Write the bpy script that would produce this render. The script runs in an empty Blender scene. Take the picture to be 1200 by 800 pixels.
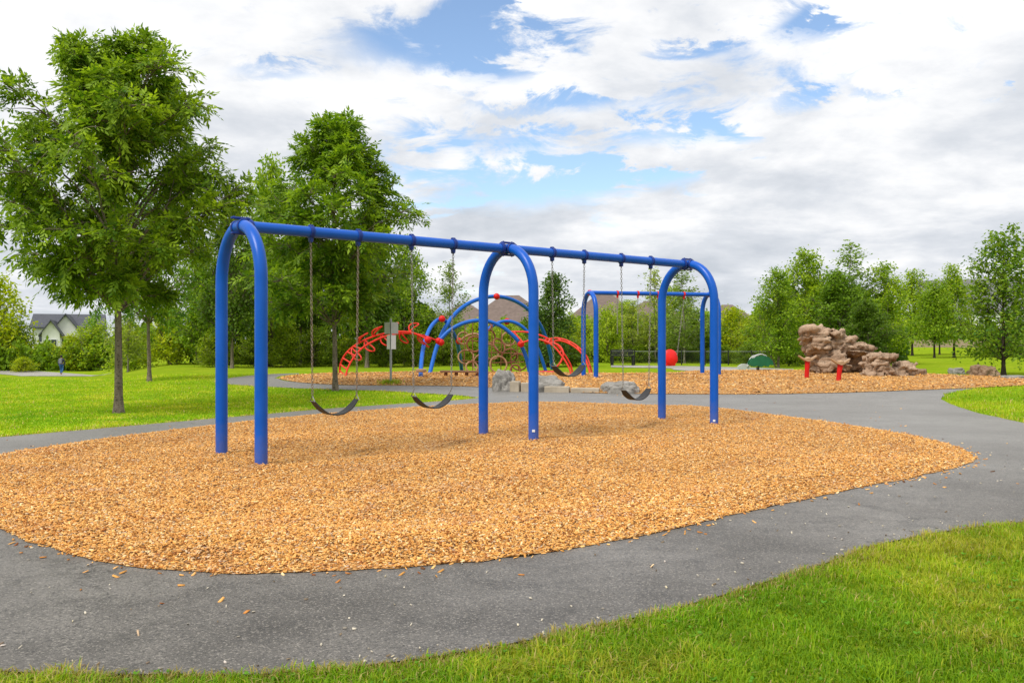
import bpy, bmesh, math, random
import numpy as np
from mathutils import Vector, Matrix, noise as mnoise
from mathutils.geometry import delaunay_2d_cdt

random.seed(7)
RNG = np.random.default_rng(11)
C = bpy.context.scene.collection
F, HOR, CX, CAMH = 1050.0, 402.0, 600.0, 1.21

# ------------------------------------------------------------------ terrain
def sm(a, b, x):
    t = np.clip((np.asarray(x, float) - a) / (b - a), 0, 1)
    return t * t * (3 - 2 * t)

def ter(x, y):
    x = np.asarray(x, float); y = np.asarray(y, float)
    d = np.maximum(y, 6.0); u = x / d
    left = sm(.37, .47, -u)
    right = sm(.33, .44, u)
    z = .25 * sm(15.5, 27, y)
    zl = .10 * sm(16, 25, y) - 1.65 * np.clip((y - 29) / 46, 0, 1)
    z = z * (1 - left) + zl * left
    z = z + right * .48 * sm(58, 105, y)
    z = z + .012 * np.sin(x * .55 + 1.3) * np.sin(y * .43) * sm(7, 12, y)
    return z

def P(px, py, d):
    return np.array([(px - CX) / F * d, d, CAMH - (py - HOR) * d / F])

def G(px, d, dz=0.0):
    x = (px - CX) / F * d
    return np.array([x, d, float(ter(x, d)) + dz])

_D = np.arange(2.0, 140, .03)
def unproj(px, py):
    x = (px - CX) / F * _D
    rz = CAMH - (py - HOR) * _D / F
    hit = np.nonzero(rz <= ter(x, _D))[0]
    d = _D[hit[0]] if len(hit) else 139.0
    return ((px - CX) / F * d, d)

# ------------------------------------------------------------------ object helpers
def tag(o, label=None, cat=None, group=None, kind=None):
    if label: o['label'] = label
    if cat: o['category'] = cat
    if group: o['group'] = group
    if kind: o['kind'] = kind
    return o

def thing(name, loc, label, cat, group=None):
    o = bpy.data.objects.new(name, None); C.objects.link(o)
    o.location = [float(v) for v in loc]; o.empty_display_size = .1
    return tag(o, label, cat, group)

def world_loc(o):
    v = Vector((0, 0, 0))
    while o is not None:
        v += o.location; o = o.parent
    return v

class MB:
    """collects verts / faces of ONE part"""
    def __init__(s): s.v = []; s.f = []; s.n = 0
    def add(s, V, Fs):
        V = np.asarray(V, float).reshape(-1, 3)
        s.v.append(V); s.f.extend([tuple(int(i) + s.n for i in f) for f in Fs]); s.n += len(V)
        return s
    def tube(s, pts, r, sides=10, cap=True):
        pts = np.asarray(pts, float); n = len(pts)
        r = np.broadcast_to(np.asarray(r, float), (n,))
        T = np.gradient(pts, axis=0); T /= np.linalg.norm(T, axis=1)[:, None] + 1e-12
        up = np.array([0, 0, 1.0]) if abs(T[0][2]) < .9 else np.array([1.0, 0, 0])
        N = np.cross(T[0], up); N /= np.linalg.norm(N)
        V = []; a = np.linspace(0, 2 * np.pi, sides, endpoint=False)
        for i in range(n):
            N = N - T[i] * N.dot(T[i]); N /= np.linalg.norm(N) + 1e-12
            B = np.cross(T[i], N)
            V.append(pts[i] + r[i] * (np.cos(a)[:, None] * N + np.sin(a)[:, None] * B))
        Fs = []
        for i in range(n - 1):
            for j in range(sides):
                k = (j + 1) % sides
                Fs.append((i * sides + j, i * sides + k, (i + 1) * sides + k, (i + 1) * sides + j))
        if cap:
            Fs.append(tuple(range(sides))[::-1]); Fs.append(tuple((n - 1) * sides + j for j in range(sides)))
        return s.add(np.concatenate(V), Fs)
    def box(s, c, size, rz=0.0, ux=None, bev=0.0):
        sx, sy, sz = [v / 2 for v in size]
        if bev > 0:
            b = bev; V = []
            for z, k in ((-sz, b), (-sz + b, 0), (sz - b, 0), (sz, b)):
                X, Y = sx - k, sy - k
                V += [(-X + b, -Y, z), (X - b, -Y, z), (X, -Y + b, z), (X, Y - b, z), (X - b, Y, z), (-X + b, Y, z), (-X, Y - b, z), (-X, -Y + b, z)]
            Fs = [tuple(range(8))[::-1], tuple(24 + i for i in range(8))]
            for l in range(3):
                for j in range(8): Fs.append((l * 8 + j, l * 8 + (j + 1) % 8, l * 8 + 8 + (j + 1) % 8, l * 8 + 8 + j))
        else:
            V = [(x, y, z) for z in (-sz, sz) for x, y in ((-sx, -sy), (sx, -sy), (sx, sy), (-sx, sy))]
            Fs = [(3, 2, 1, 0), (4, 5, 6, 7), (0, 1, 5, 4), (1, 2, 6, 5), (2, 3, 7, 6), (3, 0, 4, 7)]
        V = np.array(V, float); cs, sn = math.cos(rz), math.sin(rz)
        V = np.stack([V[:, 0] * cs - V[:, 1] * sn, V[:, 0] * sn + V[:, 1] * cs, V[:, 2]], 1) + np.asarray(c, float)
        return s.add(V, Fs)
    def ball(s, c, r, seg=12, rings=8):
        r = np.broadcast_to(np.asarray(r, float), (3,)); V = []; Fs = []
        for i in range(rings + 1):
            t = math.pi * i / rings
            for j in range(seg):
                a = 2 * math.pi * j / seg
                V.append((math.sin(t) * math.cos(a), math.sin(t) * math.sin(a), math.cos(t)))
        for i in range(rings):
            for j in range(seg):
                k = (j + 1) % seg
                Fs.append((i * seg + j, i * seg + seg + j, i * seg + seg + k, i * seg + k))
        return s.add(np.array(V) * r + np.asarray(c, float), Fs)
    def prism(s, poly, d0, d1, axis_u, axis_v, axis_n, origin):
        """poly in (u,v); extruded from d0 to d1 along n"""
        o, u, v, n = [np.asarray(a, float) for a in (origin, axis_u, axis_v, axis_n)]
        m = len(poly)
        V = [o + u * p[0] + v * p[1] + n * d for d in (d0, d1) for p in poly]
        Fs = [tuple(range(m))[::-1], tuple(range(m, 2 * m))] + [(i, (i + 1) % m, m + (i + 1) % m, m + i) for i in range(m)]
        return s.add(V, Fs)
    def build(s, name, mat, parent=None, smooth=True, loc=None):
        V = np.concatenate(s.v)
        base = world_loc(parent) if parent is not None else Vector(loc if loc is not None else (0, 0, 0))
        V = V - np.array(base)
        me = bpy.data.meshes.new(name); me.from_pydata([tuple(map(float, v)) for v in V], [], s.f); me.update()
        bm = bmesh.new(); bm.from_mesh(me); bmesh.ops.recalc_face_normals(bm, faces=bm.faces); bm.to_mesh(me); bm.free()
        if smooth:
            me.shade_smooth()
            try: me.set_sharp_from_angle(angle=math.radians(40))
            except Exception: pass
        me.materials.append(mat)
        o = bpy.data.objects.new(name, me); C.objects.link(o)
        if parent is not None: o.parent = parent
        else: o.location = base
        return o

def fast_mesh(name, V, faces, mat, tint=None, smooth=False):
    """faces: (n,k) int array, every face k-sided. tint: (nverts,3)"""
    me = bpy.data.meshes.new(name); V = np.ascontiguousarray(V, dtype=np.float32); faces = np.ascontiguousarray(faces, dtype=np.int32)
    n, k = faces.shape
    me.vertices.add(len(V)); me.vertices.foreach_set('co', V.ravel())
    me.loops.add(n * k); me.loops.foreach_set('vertex_index', faces.ravel())
    me.polygons.add(n); me.polygons.foreach_set('loop_start', np.arange(0, n * k, k, dtype=np.int32))
    if tint is not None:
        at = me.attributes.new('tint', 'FLOAT_COLOR', 'POINT')
        at.data.foreach_set('color', np.concatenate([tint, np.ones((len(tint), 1))], 1).astype(np.float32).ravel())
    me.update(calc_edges=True)
    if smooth: me.shade_smooth()
    me.materials.append(mat)
    return me

def link_mesh(name, me, parent=None, loc=(0, 0, 0)):
    o = bpy.data.objects.new(name, me); C.objects.link(o); o.location = loc
    if parent is not None: o.parent = parent
    return o

def copy_tree(o, parent=None):
    c = o.copy(); C.objects.link(c)
    if parent is not None: c.parent = parent
    for ch in list(o.children): copy_tree(ch, c)
    return c

# ------------------------------------------------------------------ materials
def new_mat(name, rough=.6, spec=.5):
    m = bpy.data.materials.new(name); m.use_nodes = True
    nt = m.node_tree; b = nt.nodes['Principled BSDF']
    b.inputs['Roughness'].default_value = rough; b.inputs['Specular IOR Level'].default_value = spec
    return m, nt, b

def N(nt, t, **kw):
    n = nt.nodes.new(t)
    for k, v in kw.items(): setattr(n, k, v)
    return n

def noise_node(nt, scale, detail=4, rough=.55, coord='Object', vec=None, dist=0.0, stretch=None):
    n = N(nt, 'ShaderNodeTexNoise'); n.inputs['Scale'].default_value = scale
    n.inputs['Detail'].default_value = detail; n.inputs['Roughness'].default_value = rough; n.inputs['Distortion'].default_value = dist
    if vec is None:
        tc = N(nt, 'ShaderNodeTexCoord'); vec = tc.outputs[coord]
    if stretch:
        mp = N(nt, 'ShaderNodeMapping'); mp.inputs['Scale'].default_value = stretch
        nt.links.new(vec, mp.inputs['Vector']); vec = mp.outputs['Vector']
    nt.links.new(vec, n.inputs['Vector'])
    return n

def ramp(nt, fac, stops):
    r = N(nt, 'ShaderNodeValToRGB'); e = r.color_ramp.elements
    while len(e) < len(stops): e.new(.5)
    for el, (p, c) in zip(e, stops):
        el.position = p; el.color = (c[0], c[1], c[2], 1) if hasattr(c, '__len__') else (c, c, c, 1)
    nt.links.new(fac, r.inputs['Fac']); return r

def mix(nt, a, b, fac, mode='MIX'):
    m = N(nt, 'ShaderNodeMix', data_type='RGBA', blend_type=mode)
    for i, v in ((6, a), (7, b)):
        if isinstance(v, (tuple, list)): m.inputs[i].default_value = (v[0], v[1], v[2], 1)
        else: nt.links.new(v, m.inputs[i])
    if isinstance(fac, (int, float)): m.inputs[0].default_value = fac
    else: nt.links.new(fac, m.inputs[0])
    return m.outputs[2]

def bump(nt, b, h, strength=.4, dist=.02):
    bp = N(nt, 'ShaderNodeBump'); bp.inputs['Strength'].default_value = strength; bp.inputs['Distance'].default_value = dist
    nt.links.new(h, bp.inputs['Height']); nt.links.new(bp.outputs['Normal'], b.inputs['Normal'])

def simple(name, col, rough=.5, spec=.5, var=.12, scale=6, metal=0.0, bumps=0.0):
    m, nt, b = new_mat(name, rough, spec)
    n = noise_node(nt, scale, 5)
    r = ramp(nt, n.outputs['Fac'], [(.3, [c * (1 - var) for c in col]), (.7, [min(1, c * (1 + var)) for c in col])])
    nt.links.new(r.outputs['Color'], b.inputs['Base Color']); b.inputs['Metallic'].default_value = metal
    if bumps: bump(nt, b, noise_node(nt, scale * 8, 3).outputs['Fac'], bumps, .01)
    return m

def painted(name, col, rough=.32):
    """powder-coated steel: slight fade, scuffs and dust low down"""
    m, nt, b = new_mat(name, rough, .30)
    n = noise_node(nt, 3.0, 6, .6)
    c1 = mix(nt, tuple(col), tuple(min(1, c * 1.12 + .004) for c in col), ramp(nt, n.outputs['Fac'], [(.4, 0.), (.7, 1.)]).outputs['Color'])
    s = noise_node(nt, 45, 4, .7)
    c2 = mix(nt, c1, (.45, .47, .5), ramp(nt, s.outputs['Fac'], [(.73, 0.), (.77, .3)]).outputs['Color'])
    tc = N(nt, 'ShaderNodeNewGeometry'); sx = N(nt, 'ShaderNodeSeparateXYZ'); nt.links.new(tc.outputs['Position'], sx.inputs[0])
    n3 = noise_node(nt, 14, 5, .7); ad = N(nt, 'ShaderNodeMath', operation='MULTIPLY_ADD'); nt.links.new(n3.outputs['Fac'], ad.inputs[0]); ad.inputs[1].default_value = -.5; nt.links.new(sx.outputs['Z'], ad.inputs[2])
    mr = N(nt, 'ShaderNodeMapRange', clamp=True); nt.links.new(ad.outputs[0], mr.inputs[0]); mr.inputs[1].default_value = .12; mr.inputs[2].default_value = -.25; mr.inputs[3].default_value = 0; mr.inputs[4].default_value = .28
    c2 = mix(nt, c2, (.20, .15, .10), mr.outputs[0])
    nt.links.new(c2, b.inputs['Base Color'])
    rr = ramp(nt, n.outputs['Fac'], [(.3, rough * .8), (.7, min(1, rough * 1.5))]); nt.links.new(rr.outputs['Color'], b.inputs['Roughness'])
    return m

M = {}
M['blue'] = painted('blue_powder_coat', (.0, .078, .43), .30)
M['blue_dark'] = painted('dark_blue_clamp', (.006, .03, .20), .4)
M['blue_light'] = painted('climber_blue', (.002, .10, .46), .4)
M['red'] = painted('red_powder_coat', (.52, .006, .004), .45)
M['red_orange'] = painted('sun_faded_red', (.58, .022, .008), .45)
M['red_plastic'] = simple('red_moulded_plastic', (.75, .008, .005), .4, .5, .05)
M['galv'] = simple('galvanised_chain', (.27, .265, .25), .42, .5, .35, 40, .6)
M['galv_rust'] = simple('weathered_chain', (.24, .195, .155), .5, .5, .4, 30, .4)
M['rubber'] = simple('black_rubber', (.022, .022, .024), .55, .4, .3, 20)
M['steel'] = simple('grey_sign_steel', (.30, .32, .31), .45, .5, .1, 9, .3)
M['signback'] = simple('sign_back_aluminium', (.42, .44, .42), .5, .5, .06, 9)
M['white'] = simple('white_paint', (.72, .73, .73), .5, .4, .05)
M['tan'] = simple('tan_plastic', (.36, .23, .13), .5, .4, .12)
M['brown_rope'] = simple('weathered_brown_ring', (.20, .075, .04), .7, .3, .3, 14)
M['tan_ring'] = simple('tan_ring_plastic', (.33, .19, .10), .6, .3, .25, 14)
M['green_plastic'] = simple('dark_green_plastic', (.008, .12, .05), .45, .4, .15)
M['grey_plastic'] = simple('pale_grey_plastic', (.42, .45, .44), .5, .4, .1)
M['black_metal'] = simple('black_metal', (.012, .013, .013), .5, .4, .2)
M['plank'] = simple('brown_plank', (.20, .10, .05), .6, .3, .25, 8)
M['concrete'] = simple('buff_concrete', (.36, .31, .24), .85, .2, .16, 5, 0, .4)
M['roof_brown'] = simple('brown_shingle', (.15, .115, .10), .9, .2, .18, 2.2)
M['roof_grey'] = simple('grey_shingle', (.15, .15, .155), .9, .2, .18, 2.2)
M['roof_dark'] = simple('slate_shingle', (.075, .08, .095), .9, .2, .18, 2.2)
M['siding'] = simple('beige_siding', (.42, .38, .32), .8, .2, .08, 3)
M['siding_white'] = simple('white_siding', (.66, .67, .66), .7, .2, .05, 3)
M['glass'] = simple('window_glass', (.05, .06, .07), .12, .6, .1)
M['skin'] = simple('skin', (.35, .2, .14), .6, .3, .05)
M['hair'] = simple('black_hair', (.01, .009, .008), .6, .3, .1)
M['jacket'] = simple('dark_grey_jacket', (.05, .055, .065), .8, .2, .2)
M['jeans'] = simple('blue_jeans', (.03, .10, .24), .8, .2, .2)
M['pack'] = simple('grey_backpack', (.16, .17, .19), .8, .2, .2)
M['fence'] = simple('tan_fence_boards', (.34, .26, .19), .85, .2, .15, 3)

# foliage: colour = per leaf tint x object colour
def leaf_mat(name, trans=.46, rough=.5):
    m, nt, b = new_mat(name, rough, .22)
    at = N(nt, 'ShaderNodeAttribute', attribute_name='tint')
    oi = N(nt, 'ShaderNodeObjectInfo')
    c = mix(nt, at.outputs['Color'], oi.outputs['Color'], 1.0, 'MULTIPLY')
    nt.links.new(c, b.inputs['Base Color'])
    tr = N(nt, 'ShaderNodeBsdfTranslucent')
    c2 = mix(nt, c, (1.25, 1.25, .55), 1.0, 'MULTIPLY'); nt.links.new(c2, tr.inputs['Color'])
    ms = N(nt, 'ShaderNodeMixShader'); ms.inputs[0].default_value = trans
    nt.links.new(b.outputs[0], ms.inputs[1]); nt.links.new(tr.outputs[0], ms.inputs[2])
    nt.links.new(ms.outputs[0], nt.nodes['Material Output'].inputs['Surface'])
    return m
M['leaf'] = leaf_mat('leaf')
M['grassblade'] = leaf_mat('grass_blade', .42, .7)

def bark_mat(name, a, b_, sc=9):
    m, nt, b = new_mat(name, .9, .15)
    n = noise_node(nt, sc, 6, .65, stretch=(1, 1, .35))
    v = noise_node(nt, sc * 2.6, 3, .5, stretch=(1, 1, 1.8))
    c = mix(nt, ramp(nt, n.outputs['Fac'], [(.35, a), (.65, b_)]).outputs['Color'], (.035, .03, .022),
            ramp(nt, v.outputs['Fac'], [(.56, 0.), (.63, .8)]).outputs['Color'])
    nt.links.new(c, b.inputs['Base Color']); bump(nt, b, n.outputs['Fac'], .7, .02); return m
M['bark'] = bark_mat('grey_brown_bark', (.13, .105, .075), (.25, .21, .16))
M['bark_dark'] = bark_mat('dark_bark', (.03, .024, .018), (.07, .055, .04))
M['bark_pale'] = bark_mat('pale_bark', (.20, .18, .14), (.34, .31, .25))

# lawn soil/grass sheet
def lawn_mat():
    m, nt, b = new_mat('mown_lawn', .95, .0)
    big = noise_node(nt, .35, 4, .55); mid = noise_node(nt, 2.2, 5, .6, stretch=(1, 1, 1)); fine = noise_node(nt, 28, 5, .75)
    c = ramp(nt, big.outputs['Fac'], [(.3, (.17, .26, .012)), (.5, (.23, .31, .015)), (.72, (.31, .35, .028))]).outputs['Color']
    c = mix(nt, c, (.13, .23, .010), ramp(nt, mid.outputs['Fac'], [(.42, 0.), (.62, .65)]).outputs['Color'])
    c = mix(nt, c, (.36, .35, .06), ramp(nt, noise_node(nt, 1.1, 6, .7).outputs['Fac'], [(.58, 0.), (.72, .5)]).outputs['Color'])
    c = mix(nt, c, (.12, .20, .006), ramp(nt, fine.outputs['Fac'], [(.38, .6), (.52, 0.)]).outputs['Color'])
    nt.links.new(c, b.inputs['Base Color']); bump(nt, b, fine.outputs['Fac'], .8, .03); return m
M['lawn'] = lawn_mat()

def asphalt_mat(name, base, light, pale_far=False):
    m, nt, b = new_mat(name, .6, .5)
    tc = N(nt, 'ShaderNodeTexCoord')
    big = noise_node(nt, .55, 5, .6, vec=tc.outputs['Object']); mid = noise_node(nt, 3.5, 6, .65, vec=tc.outputs['Object'])
    sp = N(nt, 'ShaderNodeTexVoronoi'); sp.inputs['Scale'].default_value = 150; nt.links.new(tc.outputs['Object'], sp.inputs['Vector'])
    fine = noise_node(nt, 70, 4, .8, vec=tc.outputs['Object'])
    c = ramp(nt, big.outputs['Fac'], [(.36, tuple(v * .8 for v in base)), (.64, light)]).outputs['Color']
    c = mix(nt, c, tuple(v * .5 for v in base), ramp(nt, mid.outputs['Fac'], [(.48, 0.), (.68, .65)]).outputs['Color'])
    if pale_far:  # blends to a paler grey with distance along Y, boundary broken by noise
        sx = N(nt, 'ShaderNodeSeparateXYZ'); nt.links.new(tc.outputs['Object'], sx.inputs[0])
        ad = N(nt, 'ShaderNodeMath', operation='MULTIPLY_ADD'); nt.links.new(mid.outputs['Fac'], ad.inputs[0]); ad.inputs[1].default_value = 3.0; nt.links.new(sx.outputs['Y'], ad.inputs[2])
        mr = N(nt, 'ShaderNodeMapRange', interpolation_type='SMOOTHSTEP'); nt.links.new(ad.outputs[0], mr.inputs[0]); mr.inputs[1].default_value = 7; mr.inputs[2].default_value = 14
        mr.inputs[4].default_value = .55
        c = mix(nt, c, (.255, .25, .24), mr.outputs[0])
    ck = N(nt, 'ShaderNodeTexVoronoi', feature='DISTANCE_TO_EDGE'); ck.inputs['Scale'].default_value = .42
    wv = N(nt, 'ShaderNodeVectorMath', operation='MULTIPLY_ADD'); wn = noise_node(nt, 1.8, 6, .7, vec=tc.outputs['Object']); nt.links.new(wn.outputs['Color'], wv.inputs[0]); wv.inputs[1].default_value = (1.1, 1.1, 0); nt.links.new(tc.outputs['Object'], wv.inputs[2])
    nt.links.new(wv.outputs[0], ck.inputs['Vector'])
    cm = N(nt, 'ShaderNodeMath', operation='MULTIPLY'); nt.links.new(ramp(nt, ck.outputs['Distance'], [(.0, .8), (.006, 0.)]).outputs['Color'], cm.inputs[0]); nt.links.new(ramp(nt, big.outputs['Fac'], [(.5, 0.), (.56, 1.)]).outputs['Color'], cm.inputs[1])
    c = mix(nt, c, (.02, .018, .016), cm.outputs[0])
    hs = N(nt, 'ShaderNodeSeparateColor'); nt.links.new(sp.outputs['Color'], hs.inputs[0])
    c = mix(nt, c, (.36, .33, .29), ramp(nt, hs.outputs[0], [(.78, 0.), (.97, .5)]).outputs['Color'])
    c = mix(nt, c, (.022, .021, .020), ramp(nt, fine.outputs['Fac'], [(.36, .9), (.5, 0.)]).outputs['Color'])
    nt.links.new(c, b.inputs['Base Color'])
    rr = ramp(nt, big.outputs['Fac'], [(.3, .62), (.7, .46)]); nt.links.new(rr.outputs['Color'], b.inputs['Roughness'])
    bump(nt, b, fine.outputs['Fac'], .35, .004); return m
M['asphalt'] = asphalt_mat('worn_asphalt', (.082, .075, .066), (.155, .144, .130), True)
M['gravel'] = asphalt_mat('pale_gravel', (.33, .31, .28), (.42, .40, .37))

def chip_mat():
    m, nt, b = new_mat('wood_chip_bed', .85, .2)
    tc = N(nt, 'ShaderNodeTexCoord')
    v = N(nt, 'ShaderNodeTexVoronoi'); v.inputs['Scale'].default_value = 48
    mp = N(nt, 'ShaderNodeMapping'); mp.inputs['Rotation'].default_value = (0, 0, .5); mp.inputs['Scale'].default_value = (1, 1.7, 1)
    dn = noise_node(nt, 6, 2, .5, vec=tc.outputs['Object'])
    av = N(nt, 'ShaderNodeVectorMath', operation='ADD'); nt.links.new(tc.outputs['Object'], av.inputs[0])
    sc = N(nt, 'ShaderNodeVectorMath', operation='SCALE'); sc.inputs['Scale'].default_value = .12
    nt.links.new(dn.outputs['Color'], sc.inputs[0]); nt.links.new(sc.outputs[0], av.inputs[1])
    nt.links.new(av.outputs[0], mp.inputs['Vector']); nt.links.new(mp.outputs[0], v.inputs['Vector'])
    s = N(nt, 'ShaderNodeSeparateColor'); nt.links.new(v.outputs['Color'], s.inputs[0])
    c = ramp(nt, s.outputs[0], [(0., (.17, .06, .016)), (.3, (.42, .18, .045)), (.6, (.60, .31, .09)), (.88, (.74, .48, .21)), (1., (.80, .62, .38))]).outputs['Color']
    big = noise_node(nt, 1.3, 5, .6, vec=tc.outputs['Object'])
    c = mix(nt, c, (.34, .15, .045), ramp(nt, big.outputs['Fac'], [(.5, 0.), (.75, .45)]).outputs['Color'])
    nt.links.new(c, b.inputs['Base Color'])
    bump(nt, b, v.outputs['Distance'], .9, .03); return m
M['chips'] = chip_mat()
def tint_mat(name, rough=.8):
    m, nt, b = new_mat(name, rough, .2)
    at = N(nt, 'ShaderNodeAttribute', attribute_name='tint'); nt.links.new(at.outputs['Color'], b.inputs['Base Color']); return m
M['chip_piece'] = tint_mat('wood_chip_piece', .75)

def rock_mat(name, a, b_, dark, sc=2.5):
    m, nt, b = new_mat(name, .9, .2)
    n = noise_node(nt, sc, 8, .65); st = noise_node(nt, sc * 1.2, 5, .6, stretch=(.35, .35, 3.2)); f = noise_node(nt, sc * 9, 6, .7)
    c = ramp(nt, n.outputs['Fac'], [(.3, a), (.7, b_)]).outputs['Color']
    c = mix(nt, c, dark, ramp(nt, st.outputs['Fac'], [(.5, 0.), (.68, .6)]).outputs['Color'])
    c = mix(nt, c, dark, ramp(nt, f.outputs['Fac'], [(.55, 0.), (.72, .7)]).outputs['Color'])
    nt.links.new(c, b.inputs['Base Color']); bump(nt, b, f.outputs['Fac'], .9, .05); return m
M['rock_brown'] = rock_mat('brown_sculpted_rock', (.31, .20, .13), (.54, .40, .285), (.085, .052, .033))
M['rock_grey'] = rock_mat('grey_granite', (.23, .22, .20), (.42, .40, .37), (.09, .085, .08), 4)
M['rock_tan'] = rock_mat('tan_boulder', (.22, .14, .085), (.38, .27, .18), (.09, .06, .04), 4)

# ------------------------------------------------------------------ polygons (outlines on the ground)
def world_poly(pts): return np.array([unproj(*p) for p in pts])

def densify(poly, step=.35, jit=.012, seed=0):
    r = np.random.default_rng(seed); out = []
    for i in range(len(poly)):
        a, b = poly[i], poly[(i + 1) % len(poly)]
        L = np.linalg.norm(b - a); n = max(1, int(L / step))
        for k in range(n): out.append(a + (b - a) * k / n)
    out = np.array(out); out = np.unique(np.round(out, 4), axis=0, return_index=True)[1]
    # keep order
    pts = []
    for i in range(len(poly)):
        a, b = poly[i], poly[(i + 1) % len(poly)]
        L = np.linalg.norm(b - a); n = max(1, int(L / step))
        for k in range(n): pts.append(a + (b - a) * k / n)
    pts = np.array(pts) + r.normal(0, jit, (len(pts), 2)) * np.minimum(1, step / .1)
    return pts

def smooth_poly(poly, it=2):
    for _ in range(it):
        nx = np.roll(poly, -1, 0)
        q = np.empty((len(poly) * 2, 2)); q[0::2] = poly * .75 + nx * .25; q[1::2] = poly * .25 + nx * .75
        poly = q
    return poly

def inside(poly, x, y):
    x = np.asarray(x, float); y = np.asarray(y, float); res = np.zeros(x.shape, bool)
    ax, ay = poly[:, 0], poly[:, 1]; bx, by = np.roll(ax, -1), np.roll(ay, -1)
    for i in range(len(poly)):
        c = ((ay[i] > y) != (by[i] > y))
        if not c.any(): continue
        xi = (bx[i] - ax[i]) * (y - ay[i]) / (by[i] - ay[i] + 1e-12) + ax[i]
        res ^= c & (x < xi)
    return res

def edge_dist(poly, x, y):
    x = np.asarray(x, float); y = np.asarray(y, float); d2 = np.full(x.shape, 1e9)
    for i in range(len(poly)):
        a = poly[i]; e = poly[(i + 1) % len(poly)] - a; L = e.dot(e) + 1e-12
        t = np.clip(((x - a[0]) * e[0] + (y - a[1]) * e[1]) / L, 0, 1)
        d2 = np.minimum(d2, (x - a[0] - t * e[0]) ** 2 + (y - a[1] - t * e[1]) ** 2)
    return np.sqrt(d2)

PATH_PX = [(-330, 745), (-150, 772), (0, 789), (100, 793.5), (200, 795), (300, 793), (400, 786), (500, 772), (560, 762), (640, 748), (700, 736), (780, 718),
    (850, 698), (900, 682), (960, 662), (1020, 643), (1080, 628), (1140, 618), (1200, 613), (1300, 607), (1480, 604), (1480, 540), (1300, 514), (1200, 496),
    (1150, 485), (1117, 475), (1103, 468), (1107, 462), (1130, 457), (1150, 455), (1100, 456.5), (1000, 460), (900, 462), (800, 462), (700, 461), (620, 458), (560, 453),
    (500, 452), (400, 451.5), (360, 449), (334, 446.5), (322, 443), (330, 440.5), (350, 438.3), (350, 437.3), (320, 438.3), (290, 440.5), (264, 444), (255, 447.5),
    (270, 450.5), (300, 452.5), (350, 455), (400, 456.5), (450, 458), (500, 461), (540, 463.5), (562, 466), (548, 468), (500, 471.5), (450, 474.5), (400, 478),
    (350, 482), (300, 486.5), (200, 495), (100, 504), (0, 512.5), (-100, 521), (-260, 540), (-420, 600)]
BED1_PX = [(0, 622), (60, 645), (120, 661), (200, 672), (300, 675), (400, 672), (500, 666), (600, 655), (700, 640), (800, 619), (900, 595), (1000, 574),
    (1100, 554), (1136, 545), (1143, 538), (1136, 529), (1110, 520), (1060, 509), (1000, 499), (940, 491), (880, 483), (830, 477), (760, 475.5), (700, 473), (620, 471.5),
    (540, 475), (480, 478), (400, 484), (300, 493), (200, 505), (100, 518), (0, 533), (-60, 545), (-105, 565), (-95, 585), (-55, 602)]
BED2_PX = [(325, 443.5), (340, 440.3), (400, 438), (500, 437), (600, 437), (700, 438.3), (788, 438.3), (806, 435.3), (900, 434.8), (1000, 435.5), (1080, 438.5), (1140, 441.5),
    (1200, 444), (1270, 446.5), (1270, 450), (1200, 452), (1150, 454.6), (1100, 456.7), (1000, 460.3), (900, 462.3), (800, 462.3), (700, 461.3), (620, 458.3), (560, 453.3), (500, 452.3),
    (400, 451.8), (360, 449.3), (336, 446.7)]
POLY_PATH = densify(world_poly(PATH_PX), .35, .010, 1)
POLY_BED1 = densify(smooth_poly(world_poly(BED1_PX), 2), .12, .012, 2)
POLY_BED2 = densify(smooth_poly(world_poly(BED2_PX), 1), .3, .015, 3)
POLY_WALK = world_poly([(716, 428.2), (800, 429), (880, 430.8), (930, 432.6), (930, 434.2), (850, 434.2), (806, 434.6), (790, 433.6), (786, 431.6), (716, 430.4)])
_fp = [(-90, 100), (-20, 90.5), (12, 86), (40, 81), (62, 77), (80, 73), (92, 66)]
_c = np.array([((px - CX) / F * d, d) for px, d in _fp])
_n = np.gradient(_c, axis=0); _n = np.stack([-_n[:, 1], _n[:, 0]], 1) / np.linalg.norm(_n, axis=1)[:, None]
POLY_FAR = densify(np.concatenate([_c + _n * 2.6, (_c - _n * 2.6)[::-1]]), .8, .05, 9)

HOLLOW = [np.array([-2.83, 9.34]) + np.array([.7735, .6338]) * t for t in (1.1, 2.41, 4.66, 6.0)]
FEET = [np.array([-2.83, 9.34]) + np.array([.7735, .6338]) * (3.585 * k) + np.array([.6338, -.7735]) * q for k in range(3) for q in (-.515, .515)]
def bed_h(poly, x, y, top=.035):
    z = bed_h0(poly, x, y, top)
    if poly is POLY_BED1:
        for c in HOLLOW:
            a = (x - c[0]) * .6338 - (y - c[1]) * .7735; b = (x - c[0]) * .7735 + (y - c[1]) * .6338
            z = z - .075 * np.exp(-(a / .75) ** 2 - (b / .40) ** 2) + .03 * np.exp(-((np.abs(a) - 1.1) / .35) ** 2 - (b / .55) ** 2)
        for c in FEET: z = z + .018 * np.exp(-((x - c[0]) ** 2 + (y - c[1]) ** 2) / .035)
        z = np.maximum(z, -.10)
    return z
def bed_h0(poly, x, y, top=.035):
    d = edge_dist(poly, x, y)
    h = .010 + top * sm(0, .35, d) - (top + .005) * sm(.5, 1.3, d) * (poly is POLY_BED1)
    und = .016 * np.sin(x * 1.7 + .6 * y) * np.sin(y * 1.25 + .8) + .012 * np.sin(x * 3.9 + 1) * np.sin(y * 3.3 - x)
    return h + und * sm(.1, .6, d)

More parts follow.
